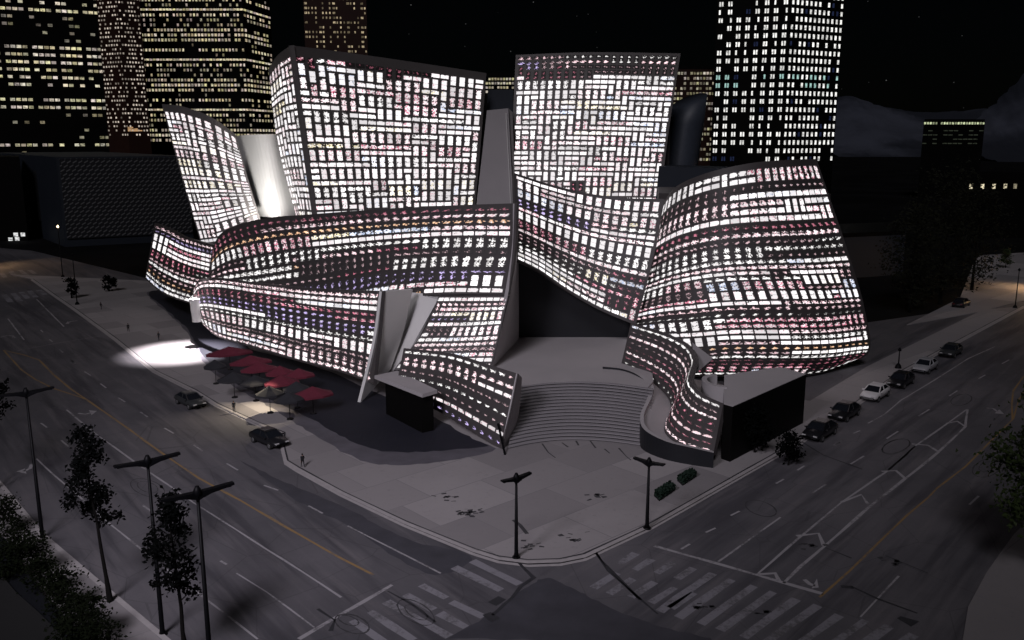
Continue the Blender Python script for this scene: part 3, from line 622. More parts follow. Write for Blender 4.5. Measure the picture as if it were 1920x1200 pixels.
# hills
def ridge(Y0, prof, depth, seed):
    r = random.Random(seed); v, f = [], []; xs = np.linspace(prof[0][0], prof[-1][0], 90); nv = 14
    px_, py_ = zip(*prof)
    for j in range(nv):
        s = j / (nv - 1)
        for i, x in enumerate(xs):
            top = P(x, np.interp(x, px_, py_), Y0 + depth); zt_ = max(top[2] + 2 * math.sin(i * .9) * r.random(), 1)
            bx = top[0] * (1 - .05 * (1 - s)); z = zt_ * s ** 1.3 + (r.uniform(-2, 2) if 0 < j < nv - 1 else 0)
            v.append((bx, Y0 + depth * s + r.uniform(-8, 8), z if j else -2))
    W = len(xs)
    for j in range(nv - 1):
        for i in range(W - 1): f.append((j * W + i, j * W + i + 1, (j + 1) * W + i + 1, (j + 1) * W + i))
    return tag(obj('hills', v, f, M['hill'], smooth=True), kind='structure')
ridge(1900, [(1480, 215), (1560, 182), (1600, 180), (1640, 196), (1700, 208), (1740, 211), (1800, 208), (1850, 203), (1890, 206), (1960, 210), (2100, 215)], 500, 3)
ridge(1500, [(1770, 258), (1830, 222), (1870, 190), (1900, 158), (1920, 138), (1960, 120), (2050, 110), (2200, 160)], 300, 5)

# ================================================================== TOWERS
def tower(name, label, corners, ztop, mat, faces, depth=40, cat='tower'):
    """corners: [(px, Y)...] along visible faces, faces: list of window lists (face index, s0, s1, z0, z1, colour)"""
    pts = [np.array((P(px, 200, Y)[0], Y)) for px, Y in corners]
    t = thing(name, label, cat, (*np.mean(pts, axis=0), 0)); org = np.array(t.location)
    back = [p + np.array((p[0] / p[1] * depth, depth)) for p in (pts[-1], pts[0])]
    b = MB(); b.prism([p - org[:2] for p in pts + back], 0, ztop); b.build('wall', M[mat], t)
    c = MB(); ctr = np.mean(pts + back, axis=0); c.prism([ctr + (p - ctr) * .985 - org[:2] for p in pts + back], ztop + .002, ztop + 1.2); c.build('roof', M['tower_black'], t)
    items = []
    for fi, s0, s1, z0, z1, colr in faces:
        a, e = pts[fi], pts[fi + 1]; d = e - a; n = np.array((d[1], -d[0])); n /= np.linalg.norm(n)
        if np.dot(n, -a) < 0: n = -n
        q = lambda s, z: np.array((*(a + d * s + n * .12 - org[:2]), z))
        items.append(([[q(s0, z1), q(s1, z1)], [q(s0, z0), q(s1, z0)]], R.random(), colr))
    # area sorting needs world coordinates
    lit = [([[p + org for p in row] for row in g], sd, c_) for g, sd, c_ in items]
    lit_parts_local('window', lit, M['window'], t, org)
    return t
def lit_parts_local(name, items, mat, parent, org):
    n0 = set(bpy.data.objects)
    lit_parts(name, items, mat, parent)
    for o in set(bpy.data.objects) - n0:
        co = np.empty(len(o.data.vertices) * 3); o.data.vertices.foreach_get('co', co); co = (co.reshape(-1, 3) - org).ravel(); o.data.vertices.foreach_set('co', co); o.data.update()
def zof(py, Y, px=960): return P(px, py, Y)[2]
WARM = lambda b=1.0: (1, R.uniform(.84, .96), R.uniform(.5, .8), b * R.uniform(.3, 1.0))
COLD = lambda b=1.0: (1, .99, .95, b * R.uniform(.7, 1.2))
# T1
fs = []; Y0 = 490
rowspec = {0: .95, 1: .25, 2: .45, 3: .1, 4: .25, 5: .95, 6: 1, 7: .95, 8: .85, 9: .9, 10: .6, 11: .1, 12: .95, 13: 1, 14: .3, 15: .25, 16: .1, 17: .25, 18: .9, 19: .2}
for i in range(-3, 20):
    py = 12 + i * 14.3; z = zof(py, Y0); h = 1.45; pr = rowspec.get(i, .7)
    for g in range(6):
        gr = pr * (1 if R.random() < .85 or pr > .8 else .3); dimrow = .35 if pr < .5 else 1
        for k_ in range(4):
            if R.random() < gr: s = (g + .08) / 6 + k_ * .215 / 6; fs.append((0, s, s + .17 / 6, z - h, z, WARM(dimrow)))
tower('office_tower', 'black office tower with groups of yellow lit windows at the left edge', [(-90, 478), (216, 512)], zof(-90, 490), 'tower_black', fs)
# T2
fs = []
for i in range(-2, 32):
    z = zof(3 + i * 8.0, 470)
    for k_ in range(15):
        if R.random() < (.95 if k_ in (0, 14) else .6): s = (k_ + .25 + (i % 2) * .3) / 15.6; fs.append((0, s, s + .5 / 15, z - .85, z, (1, .86, .72, R.uniform(.15, .9))))
for q in range(3):
    z = zof(238 + q * 3, 470); fs.append((0, .5, .62 + .1 * q, z - .6, z, (1, .6, .3, .6)))
tower('round_tower', 'slim brown tower speckled with tiny lights between two office towers', [(198, 474), (236, 468), (278, 474)], zof(-60, 470), 'tower_brown', [(0 if s0 < .5 else 1, s0 * 2 if s0 < .5 else s0 * 2 - 1, min(1, s1 * 2 if s0 < .5 else s1 * 2 - 1), a, b, c) for _, s0, s1, a, b, c in fs])
# T3
fs = []; kinds = ['strip', 'dots', 'orange', 'sparse', 'strip2', 'mix', 'strip2', 'off', 'dots', 'off2']
for i in range(-3, 28):
    z = zof(16 + i * 9.4, 505); kd = kinds[i % 10]
    for fi, n in ((0, 34), (1, 9)):
        for k_ in range(n):
            p, b, wdt = {'strip': (1, 1, .95), 'dots': (.75, 1, .62), 'orange': (.6, .5, .6), 'sparse': (.35, .5, .6), 'strip2': (.92, .8, .7), 'mix': (.85, .9, .75), 'off': (.12, .3, .5), 'off2': (.2, .5, .6)}[kd]
            if R.random() < p: fs.append((fi, (k_ + .1) / n, (k_ + .1 + wdt * .9) / n, z - (1.0 if kd == 'strip' else 1.4), z, (1, R.uniform(.78, .94), R.uniform(.45, .75), b * R.uniform(.35, 1.0))))
tower('office_tower', 'dark office tower banded with thin yellow window strips behind the far left sail', [(256, 505), (466, 505), (516, 540)], zof(-80, 505), 'tower_black', fs)
# T4
fs = []
for i in range(-3, 12):
    z = zof(4 + i * 9.0, 560)
    for k_ in range(18):
        if R.random() < .5: s = (k_ + .3) / 18; fs.append((0, s, s + (.022 if k_ % 4 else .04), z - 1.2, z, (1, .8, .5, R.uniform(.08, .7))))
tower('brown_tower', 'brown grid tower with sparse lights rising behind the big left hall block', [(577, 560), (693, 562)], zof(-60, 560), 'tower_brown', fs)
# T5
fs = []
for i in range(4):
    z = zof(146 + i * 8, 420)
    for k_ in range(12):
        if R.random() < .75: s = (k_ + .1) / 12; fs.append((0, s, s + .06, z - 1, z, WARM(.7)))
tower('low_tower', 'small lit tower top showing between the two hall blocks', [(905, 420), (970, 420)], zof(142, 420), 'tower_black', fs, 20)
# T6
fs = []
for i in range(18):
    z = zof(135 + i * 9.5, 440)
    for k_ in range(14):
        if R.random() < .7: s = (k_ + .1) / 14; fs.append((0, s, s + .05, z - 1.2, z, WARM(R.uniform(.2, .8))))
tower('low_tower', 'short amber lit tower standing left of the white windowed tower', [(1262, 440), (1345, 440)], zof(130, 440), 'tower_brown', fs, 20)
# T7
fs = []; Yt = 400
for i in range(-3, 20):
    py = 3 + i * 15.3; z = zof(py, Yt); tq = .35 if i in (9, 10) else 0
    for fi, n in ((0, 8), (1, 12)):
        for k_ in range(n):
            hole = (i % 9 in (0, 1) or i == 14) and k_ in ((2, 3) if fi == 0 else (9, 10)) or i % 7 == 5 and R.random() < .25
            b = COLD(1.25) if R.random() < .93 and not hole else ((.25, .35, .9, .06) if R.random() < .4 else None)
            if b is None: continue
            if tq and R.random() < .4: b = (.62, 1, .92, .7)
            if fi == 0:
                for h_ in (0, 1):
                    if R.random() < .92: s = (k_ + .26 + h_ * .27) / n; fs.append((fi, s, s + .18 / n, z - 1.85, z, b))
            else: s = (k_ + .3) / n; fs.append((fi, s, s + .45 / n, z - 1.85, z, b))
tower('office_tower', 'black tower gridded with bright white windows behind the huge right sail', [(1336, 402), (1471, 394), (1569, 408)], zof(-90, Yt), 'tower_black', fs)
# T8
fs = []
for k_ in range(22):
    if R.random() < .9: s = k_ / 22; fs.append((0, s + .004, s + .035, zof(233, 600), zof(229, 600), (.9, 1, .6, R.uniform(.3, 1.0))))
for i in range(4):
    for k_ in range(12):
        if R.random() < .5: fs.append((0, k_ / 12, k_ / 12 + .07, zof(246 + i * 8, 600), zof(244 + i * 8, 600), (.6, .7, .5, .05)))
tower('low_block', 'distant dark block with a glowing strip along its roof edge', [(1735, 600), (1850, 604)], zof(227, 600), 'tower_black', fs, 20, 'building')
fs = [(0, s, s + .045, zof(354, 360), zof(345, 360), (1, .88, .6, b)) for s, b in ((.12, .9), (.27, 1.1), (.42, 1.1), (.57, .7), (.7, .3), (.85, .4))]
tower('shop_row', 'low dark building with a short row of glowing windows at the right edge', [(1815, 360), (1960, 362)], zof(332, 360), 'tower_black', fs, 25, 'building')
fs = [(0, s, s + .1, zof(y + 7, 350), zof(y, 350), (1, 1, 1, .9)) for s, y in ((.55, 446), (.7, 445), (.68, 437), (.84, 437))]
tower('corner_block', 'dark corner building with four small white windows at the left edge', [(-60, 350), (26, 352)], zof(300, 350), 'tower_black', fs, 25, 'building')
tower('low_block', 'unlit flat roofed building behind the huge right sail', [(1540, 250), (1720, 262)], zof(445, 255), 'slate_blue', [], 30, 'building')
# slotted museum
mus = thing('museum', 'boxy museum wrapped in a slotted concrete veil at the left', 'building', (*G(105, 470)[:2], 0)); org = np.array(mus.location)
zt_ = 33.0; c0 = G(105, 291, zt_)[:2] * 0 + P(105, 291, 330)[:2]; cl = P(-10, 291, 430)[:2]; crr = P(352, 291, 352)[:2]; cb = c0 + (cl - c0) + (crr - c0)
b = MB(); b.prism([p - org[:2] for p in (c0, crr, cb, cl)], 0, zt_); b.build('wall', M['slate_blue'], mus)
L_ = float(np.linalg.norm(crr - c0)); d = (crr - c0) / L_; n_ = np.array((d[1], -d[0])); n_ = n_ if np.dot(n_, c0) < 0 else -n_
q = [np.array((*(c0 + d * s * L_ + n_ * .4 - org[:2]), z)) for s, z in ((.02, 3), (.995, 3), (.995, zt_ - .6), (.02, zt_ - .6))]
q2 = [p - np.array((*(n_ * .38), 0)) for p in q]
o = obj('facade_veil', q + q2, [(0, 1, 2, 3), (4, 7, 6, 5), (0, 4, 5, 1), (1, 5, 6, 2), (2, 6, 7, 3), (3, 7, 4, 0)], M['veil'], mus)
pq = []
for k_ in range(8): pq += [(.02, .995, .995, .02)[k_ % 4] * L_, (3, 3, zt_, zt_)[k_ % 4], 0]
o.data.attributes.new('pq', 'FLOAT_VECTOR', 'POINT').data.foreach_set('vector', pq)
m = MB(); pp = c0 + (cl - c0) * .3; m.box((*(pp - org[:2]), 17), (1.2, 1.2, 20)); m.build('slit_window', M['dark_wall'], mus)

# ================================================================== TREES
def tree(name, label, base, h, cz0, rad, leafmat, n, leaf, seed, cat='tree', columnar=True, group=None, trunk_r=.2, lean=(0, 0), clumps=None):
    r = random.Random(seed); t = thing(name, label, cat, base, 0, group)
    m = MB(); pts = [(lean[0] * k_ / 6 + r.uniform(-.06, .06) * (k_ > 0), lean[1] * k_ / 6 + r.uniform(-.06, .06) * (k_ > 0), h * .95 * k_ / 6) for k_ in range(7)]
    m.tube(pts, [trunk_r * (1.5 if k_ == 0 else 1) * (1 - .8 * k_ / 6) for k_ in range(7)], 8)
    cl = []
    nc = clumps or (30 if columnar else max(10, int(n / 60)))
    for k_ in range(nc):
        f = (k_ + r.random()) / nc; z = cz0 + (h - cz0) * f; env = rad * (math.sin(math.pi * min(1, .22 + .78 * f)) ** .7 if columnar else math.sin(math.pi * (.12 + .83 * f)) ** .6) * r.uniform(.25, 1)
        a = r.uniform(0, 6.283); x0 = lean[0] * z / h; y0 = lean[1] * z / h; c = (x0 + env * math.cos(a), y0 + env * math.sin(a), z); cl.append(c)
        m.tube([(x0, y0, max(cz0 * .8, z - env * .7)), ((x0 + c[0]) / 2, (y0 + c[1]) / 2, z - env * .2), c], [trunk_r * .3, trunk_r * .2, .02], 5)
    m.build('trunk', M['bark'], t)
    v, f = [], []
    for k_ in range(n):
        c = r.choice(cl); s = rad * (.19 if columnar else .25); p = Vector((c[0] + r.gauss(0, s), c[1] + r.gauss(0, s), c[2] + r.gauss(0, s * .8)))
        a = Vector((r.gauss(0, 1), r.gauss(0, 1), r.gauss(0, .7))).normalized(); b_ = a.orthogonal().normalized(); L__ = leaf * r.uniform(.6, 1.3)
        i = len(v); bend = a.cross(b_) * L__ * .2
        v += [tuple(p - a * L__ * .5), tuple(p + b_ * L__ * .3 + bend), tuple(p + a * L__ * .55), tuple(p - b_ * L__ * .3 + bend)]; f.append((i, i + 1, i + 2, i + 3))
    obj('crown', v, f, M[leafmat], t); return t
tree('street_tree', 'taller black columnar street tree on the near left pavement', G(207, 1130), 15.8, 7.6, 2.0, 'leaf_dark', 1700, .38, 1, lean=(-1.0, 0))
tree('street_tree', 'shorter black columnar street tree between the two tall lamps', G(350, 1232), 13.5, 5.6, 2.0, 'leaf_dark', 1700, .38, 2, lean=(-.5, 0))
tree('street_tree', 'street tree cut off by the left edge of the picture', G(-6, 918), 15.5, 8.0, 2.2, 'leaf_dark', 1300, .45, 3)
tree('street_tree', 'leafy green street tree filling the right edge of the picture', G(1945, 1080), 17.5, 5.6, 4.1, 'leaf', 5200, .5, 4, columnar=False, clumps=70)
for i, (px, py, top, rad, lb) in enumerate(((1762, 570, 33, 8.0, 'tallest dark olive tree right of the huge sail'), (1705, 585, 24, 6.0, 'dark olive tree nearest the huge right sail'), (1822, 545, 27, 7, 'dark olive tree nearest the right edge beyond the street'))):
    tree('park_tree', lb, G(px, py), top, 4, rad, 'leaf_olive', 2200, .75, 20 + i, columnar=False, group='dark trees beyond the hall', trunk_r=.35, clumps=50)
for i, (px, py, h, rad, lb) in enumerate(((135, 560, 5, 1.5, 'small dark tree on the pavement near the far crossing'), (205, 547, 4, 1.6, 'low dark tree on the pavement in front of the museum'))):
    tree('small_tree', lb, G(px, py), h, 1.2, rad, 'leaf_dark', 500, .6, 40 + i, columnar=False)
tree('small_tree', 'small dark tree at the kerb beside the corner annex', G(1478, 872), 4.2, 1.0, 1.8, 'leaf_dark', 900, .4, 44, columnar=False, trunk_r=.1)
tree('small_tree', 'dark tree against the street wall of the annex', G(1415, 850), 6.0, 1.5, 2.2, 'leaf_dark', 900, .5, 45, columnar=False, trunk_r=.12)
tree('small_tree', 'pale little tree under the warm street light at far right', G(1885, 503), 5.5, 1.6, 2.0, 'leaf', 700, .5, 46, columnar=False, trunk_r=.12)
# hedge shrubs bottom left
shr = [(8, 985), (30, 1035), (62, 1060), (80, 1105), (112, 1130), (128, 1170), (168, 1185), (190, 1228), (140, 1225), (20, 1080)]
words_ = ['first shrub of the corner hedge by the left edge', 'second shrub of the corner hedge', 'third shrub of the corner hedge', 'fourth shrub of the corner hedge', 'fifth shrub of the corner hedge, in the middle of the row', 'sixth shrub of the corner hedge', 'seventh shrub of the corner hedge', 'last shrub of the corner hedge by the bottom edge', 'shrub behind the end of the corner hedge, at the bottom edge', 'shrub on the roof side of the corner hedge']
for i, (px, py) in enumerate(shr):
    t = tree('shrub', words_[i], G(px, py, 1.2), 2.9, .3, 1.6, 'shrub_leaf', 900, .28, 60 + i, 'shrub', columnar=False, group='shrubs of the corner hedge', trunk_r=.07, clumps=22)
rf = thing('planter_wall', 'dark curved planter wall in the bottom left corner', 'wall', (*G(60, 1180)[:2], 0)); og = np.array(rf.location)
b = MB(); b.prism([G(x, y, 1.2)[:2] - og[:2] for x, y in ((-60, 960), (10, 1010), (50, 1070), (85, 1120), (130, 1165), (190, 1215), (240, 1300), (-60, 1300))], 0, 1.2); b.build('wall', M['dark_wall'], rf)
b = MB(); b.prism([G(x, y, 1.5)[:2] - og[:2] for x, y in ((-60, 1035), (0, 1075), (30, 1110), (75, 1150), (120, 1195), (150, 1260), (-60, 1280))], 1.202, 1.5); b.build('soil_bed', M['soil'], rf)
# planting beds
for i, (pts, lb) in enumerate(((((1226, 930), (1256, 911), (1266, 920), (1236, 940)), 'clipped planting bed nearer the corner lamp'), (((1270, 902), (1297, 886), (1306, 894), (1280, 911)), 'clipped planting bed nearer the annex'))):
    g4 = [G(x, y, .15)[:2] for x, y in pts]; c = np.mean(g4, axis=0); t = thing('planting_bed', lb, 'planting bed', (*c, .15), 0, 'planting beds on the corner plaza')
    b = MB(); b.prism([p - c for p in g4], 0, .25); b.build('edging', M['soil'], t)
    v, f = [], []
    for k_ in range(900):
        s, q = R.random(), R.random(); p = g4[0] * (1 - s) * (1 - q) + g4[1] * s * (1 - q) + g4[2] * s * q + g4[3] * (1 - s) * q - c; p = Vector((p[0], p[1], .25 + R.uniform(0, .45)))
        a = Vector((R.gauss(0, 1), R.gauss(0, 1), R.gauss(0, 1))).normalized(); o_ = a.orthogonal() * .12; a = a * .16; k0 = len(v)
        v += [tuple(p - a), tuple(p + o_), tuple(p + a), tuple(p - o_)]; f.append((k0, k0 + 1, k0 + 2, k0 + 3))
    obj('foliage', v, f, M['hedge'], t)

# ================================================================== STREET LAMPS
def lamp(base, h, ang, arm, label):
    t = thing('street_lamp', label, 'street lamp', base, ang, 'black twin arm street lamps')
    m = MB(); m.tube([(0, 0, 0), (0, 0, .5), (0, 0, h)], [.3, .2, .11], 12); m.build('pole', M['black_paint'], t, True)
    m = MB(); m.tube([(0, 0, -.0), (0, 0, .12)], [.42, .36], 12); m.build('base_plate', M['black_paint'], t)
    m = MB(); m.tube([(0, 0, h - .7), (0, 0, h - .1), (0, 0, h + .35)], [.14, .34, .12], 10); m.build('hub', M['black_paint'], t, True)
    for s in (-1, 1):
        v = []
        for x, w_, z0, z1 in ((.05, .3, -.5, .05), (arm * .35, .34, -.22, .06), (arm, .3, -.02, .14)):
            for yy, zz in ((-w_, z0), (w_, z0), (w_ * .8, z1), (-w_ * .8, z1)): v.append((s * x, yy * .8, h - .1 + zz))
        f = []
        for k_ in range(2):
            for j in range(4): f.append((k_ * 4 + j, k_ * 4 + (j + 1) % 4, k_ * 4 + 4 + (j + 1) % 4, k_ * 4 + 4 + j))
        f += [(3, 2, 1, 0), (8, 9, 10, 11)]
        o = obj('lamp_arm', v, f, M['black_paint'], t)
        m = MB(); m.box((s * arm * .72, 0, h - .2), (arm * .4, .36, .05)); m.build('light_panel', M['lamp_glass'] if False else M['glass'], o)
    return t
aL = math.atan2(.61, .79)
lamp(G(80, 1010), 15.6, aL, 2.5, 'tall twin arm lamp nearest the left edge')
lamp(G(305, 1190), 15.2, aL, 2.5, 'tall twin arm lamp between the two street trees')
lamp(P(398, 1290, 57), 15.0, aL, 2.5, 'tall twin arm lamp rising from the bottom edge')
lamp(G(968, 1045, .15), 8.3, aL + .02, 1.75, 'short twin arm lamp at the tip of the corner plaza')
lamp(G(1213, 990, .15), 7.4, math.radians(-36), 1.75, 'short twin arm lamp beside the two planting beds')
def post(base, h, label, lit=False):
    t = thing('street_light', label, 'street light', base)
    m = MB(); m.tube([(0, 0, 0), (0, 0, .8), (0, 0, h)], [.32, .14, .09], 10); m.build('pole', M['black_paint'], t, True)
    m = MB(); m.tube([(0, 0, 0), (0, 0, .5), (0, 0, .9)], [.6, .45, .15], 10); m.build('base', M['black_paint'], t)
    m = MB(); m.tube([(0, 0, h), (0, 0, h + .25), (0, 0, h + .7)], [.12, .34, .1], 10); m.build('lantern', M['lamp_on'] if lit else M['black_paint'], t, True); return t
post(G(1903, 578), 9, 'black street light post at the right edge beyond the street')
post(G(1684, 690, .15), 3.0, 'short dark post beside the parked cars')
post(G(145, 572), 12, 'dark post on the pavement near the far crossing')
for (px, py, h, lb) in ((118, 452, 9, 'street light with a small warm lantern in front of the museum'),): post(G(118, 520), 14.5, lb, True)
post(G(1975, 545), 9, 'lit street light just beyond the right edge', True)
post(G(-45, 500), 10, 'lit street light just beyond the left edge', True)

# ================================================================== CARS
def make_car(label, paint, loc, rz, k=1.5):
    t = thing('parked_car', label, 'car', loc, rz)
    st = [(-2.3, .45, .72, .70), (-2.2, .32, .92, .84), (-1.5, .25, 1.0, .9), (0, .24, .98, .92), (1.1, .25, .95, .9), (1.9, .28, .82, .86), (2.25, .36, .66, .74), (2.32, .45, .58, .6)]
    v, f = [], []
    for x, zb, zt2, hw in st:
        for yy, zz in ((-.75, zb), (.75, zb), (1, zb + .15), (1, zt2 - .18), (.86, zt2), (-.86, zt2), (-1, zt2 - .18), (-1, zb + .15)): v.append((x, yy * hw, zz))
    for k_ in range(len(st) - 1):
        for j in range(8): f.append((k_ * 8 + (j + 1) % 8, k_ * 8 + j, k_ * 8 + 8 + j, k_ * 8 + 8 + (j + 1) % 8))
    f += [tuple(range(8)), tuple(range(len(st) * 8 - 1, len(st) * 8 - 9, -1))]
    obj('body', v, f, paint, t, True)
    ring = lambda x0, x1, w0, z: [(x0, -w0, z), (x1, -w0, z), (x1, w0, z), (x0, w0, z)]
    v = ring(-1.85, 1.15, .80, .94) + ring(-1.05, .35, .62, 1.40); fr = [(0, 1, 5, 4), (1, 2, 6, 5), (2, 3, 7, 6), (3, 0, 4, 7), (4, 5, 6, 7)]
    obj('window', v, fr, M['glass'], t)
    v = ring(-1.12, .42, .655, 1.40) + ring(-.95, .2, .56, 1.47); obj('roof', v, fr + [(3, 2, 1, 0)], paint, t)
    for s in (-1, 1):
        for a, b in (((1.15, .80, .94), (.35, .62, 1.40)), ((-.25, .80, .94), (-.3, .62, 1.4)), ((-1.85, .80, .94), (-1.05, .62, 1.40))): m = MB(); m.tube([(a[0], s * a[1], a[2]), (b[0], s * b[1], b[2])], [.06, .05], 5); m.build('roof_pillar', paint, t)
    for x in (-1.4, 1.4):
        for s in (-1, 1):
            m = MB(); m.tube([(x, s * .66, .33), (x, s * .93, .33)], [.33, .33], 16); w_ = m.build('wheel', M['tyre'], t)
            m = MB(); m.tube([(x, s * .925, .33), (x, s * .945, .33)], [.21, .19], 12); m.build('rim', M['rim'], w_)
    for s in (-1, 1):
        m = MB(); m.box((2.22, s * .52, .62), (.16, .34, .13)); m.build('headlight', M['lamp_glass'], t)
        m = MB(); m.box((-2.26, s * .56, .72), (.1, .3, .14)); m.build('tail_light', M['tail'], t)
        m = MB(); m.box((.85, s * .98, .98), (.18, .16, .12)); m.build('wing_mirror', paint, t)
    t.scale = (k, k, k)
    return t
dl = math.atan2(-.75, .66) ; dr = math.atan2(.75, .66)
make_car('charcoal sedan parked at the kerb by the red umbrellas', M['car_grey'], G(358, 760), dl + .05, 1.4)
make_car('black sedan parked at the kerb before the pavement bulge', M['car_black'], G(505, 832), dl + .1, 1.4)
make_car('black car last in the row of parked cars, nearest the annex', M['car_black'], G(1536, 818), dr + math.pi)
make_car('dark car parked behind the white car', M['car_black'], G(1582, 782), dr + math.pi)
make_car('white car parked along the kerb right of the annex', M['car_white'], G(1640, 746), dr + math.pi)
make_car('black car parked between the white car and the silver car', M['car_black'], G(1688, 722), dr + math.pi)
make_car('silver car parked beside the short post', M['car_silver'], G(1734, 695), dr + math.pi)
make_car('dark car farthest along the row of parked cars', M['car_grey'], G(1782, 666), dr + math.pi)
make_car('dark car standing near the warm lit crossing at far right', M['car_black'], G(1802, 575), dr)

# ================================================================== UMBRELLAS
def make_umb(label, mat, loc, rz, sx, sy, h=3.0):
    t = thing('patio_umbrella', label, 'umbrella', loc, rz, 'cafe umbrellas under the ribbon')
    v = [(0, 0, h + 1.15)]; n = 8
    for r_, z in ((.5, h + .52), (1.0, h), (1.0, h - .28)):
        for j in range(n):
            a = 2 * math.pi * (j + .5) / n; k_ = 1 / max(abs(math.cos(a)), abs(math.sin(a))) ** .6
            v.append((r_ * k_ * sx / 2 * math.cos(a), r_ * k_ * sy / 2 * math.sin(a), z - (.0 if r_ < 1 else .06 * (j % 2))))
    f = [(0, 1 + j, 1 + (j + 1) % n) for j in range(n)]
    for k_ in range(2): f += [(1 + k_ * n + j, 1 + (k_ + 1) * n + j, 1 + (k_ + 1) * n + (j + 1) % n, 1 + k_ * n + (j + 1) % n) for j in range(n)]
    obj('canopy', v, f, mat, t)
    m = MB(); m.tube([(0, 0, 0), (0, 0, h + 1.1)], [.05, .04], 8); m.build('pole', M['black_paint'], t)
    m = MB(); m.tube([(0, 0, 0), (0, 0, .14)], [.5, .45], 12); m.build('base', M['black_paint'], t)
    return t
ub = math.atan2(.61, .79) - .25
for px, py, mt, sx, sy, lb in ((430, 661, 'red_cloth', 8, 3.4, 'red umbrella farthest back by the lit pavement'), (470, 678, 'red_cloth', 7, 3, 'second red umbrella from the lit pavement'), (486, 691, 'red_cloth', 6, 3, 'third red umbrella, with the dark umbrellas before it'),
                               (528, 716, 'red_cloth', 5.4, 3.4, 'pale edged red umbrella in the middle of the dark cluster'), (560, 703, 'red_cloth', 5, 3, 'red umbrella set back beneath the ribbon'), (586, 738, 'red_cloth', 6.0, 4, 'red umbrella nearest the plaza'),
                               (403, 686, 'dark_cloth', 3.6, 3.2, 'black umbrella at the back end of the cluster'), (438, 710, 'dark_cloth', 5, 3.2, 'long black umbrella facing the kerb'), (478, 716, 'dark_cloth', 4.6, 3, 'grey black umbrella before the third red one'), (505, 737, 'dark_cloth', 4, 3.2, 'black umbrella in the middle of the kerb side row'),
                               (542, 748, 'dark_cloth', 4.2, 3.2, 'black umbrella beside the red one nearest the plaza'), (525, 698, 'red_cloth', 4.6, 3, 'dull red umbrella between the third red one and the ribbon'), (556, 728, 'dark_cloth', 4, 3, 'black umbrella between two red ones')):
    make_umb(lb, M[mt], (*G(px, py, 3.2)[:2], .156), ub, sx, sy)

# ================================================================== PEOPLE
def person(label, loc, rz, step=.22, arm=.15, seed=0):
    r = random.Random(seed)
    V, E, Rr = [], [], []
    def a(p, rad, par=None):
        V.append(p); Rr.append(rad)
        if par is not None: E.append((par, len(V) - 1))
        return len(V) - 1
    pel = a((0, 0, .95), .15); w = a((0, .0, 1.12), .135, pel); ch_ = a((.01, 0, 1.33), .165, w); nk = a((.0, 0, 1.48), .062, ch_); hd = a((.02, 0, 1.60), .085, nk); tp = a((.02, 0, 1.70), .075, hd); a((.10, 0, 1.60), .03, hd)
    for s in (-1, 1):
        hp = a((0, s * .1, .88), .1, pel); kn = a((step * s * .55 + .04, s * .1, .49), .065, hp); an = a((step * s - .03, s * .1, .09), .042, kn); a((step * s + .14, s * .11, .04), .035, an)
        sh = a((0, s * .2, 1.42), .065, ch_); el = a((-arm * s * .5 - .03, s * .26, 1.14), .045, sh); wr = a((-arm * s + .08, s * .25, .9), .03, el); pm = a((-arm * s + .1, s * .25, .83), .032, wr)
        for k_, (dy, ln) in enumerate(((-.03, .075), (-.01, .085), (.01, .08), (.03, .065))):
            f1 = a((-arm * s + .1 + .01, s * .25 + dy, .79), .009, pm); a((-arm * s + .125, s * .25 + dy, .79 - ln), .007, f1)
        a((-arm * s + .14, s * .25 - s * .02, .8), .009, pm)
    me = bpy.data.meshes.new('person'); me.from_pydata(V, E, []); o = bpy.data.objects.new('person', me); col.objects.link(o)
    md = o.modifiers.new('skin', 'SKIN'); o.modifiers.new('sub', 'SUBSURF').levels = 1
    for i, x in enumerate(me.skin_vertices[0].data): x.radius = (Rr[i], Rr[i]); x.use_root = i == 0
    dg = bpy.context.evaluated_depsgraph_get(); me2 = bpy.data.meshes.new_from_object(o.evaluated_get(dg)); o.modifiers.clear(); o.data = me2; bpy.data.meshes.remove(me)
    me2.materials.clear(); me2.materials.append(M['cloth']); me2.materials.append(M['skin'])
    for p in me2.polygons:
        c = p.center; p.material_index = 1 if (c.z > 1.5 or (abs(c.y) > .2 and c.z < .9)) else 0; p.use_smooth = True
    o.location = [float(x) for x in loc]; o.rotation_euler = (0, 0, rz); tag(o, label, 'person', 'people walking on the pavements')
    m = MB(); m.tube([(-.02, 0, 1.58), (.0, 0, 1.68), (.015, 0, 1.76), (.02, 0, 1.80)], [.095, .11, .095, .03], 10); m.build('hair', M['hair'], o, True)
    return o
for i, (px, py, rz, st_, lb) in enumerate(((190, 580, 1.0, .1, 'person in dark clothes farthest up the left pavement'), (241, 622, 2.2, .24, 'striding person in dark clothes left of the bright pool of light'), (298, 638, -2.0, .08, 'person with raised elbows standing at the edge of the bright pool of light'),
                                          (439, 773, -1.0, .1, 'person in dark clothes standing between the two parked sedans'), (568, 876, 2.3, .24, 'person in dark clothes striding along the kerb bulge'))):
    person(lb, (*G(px, py, .15)[:2], .15), rz, st_, .15, i)

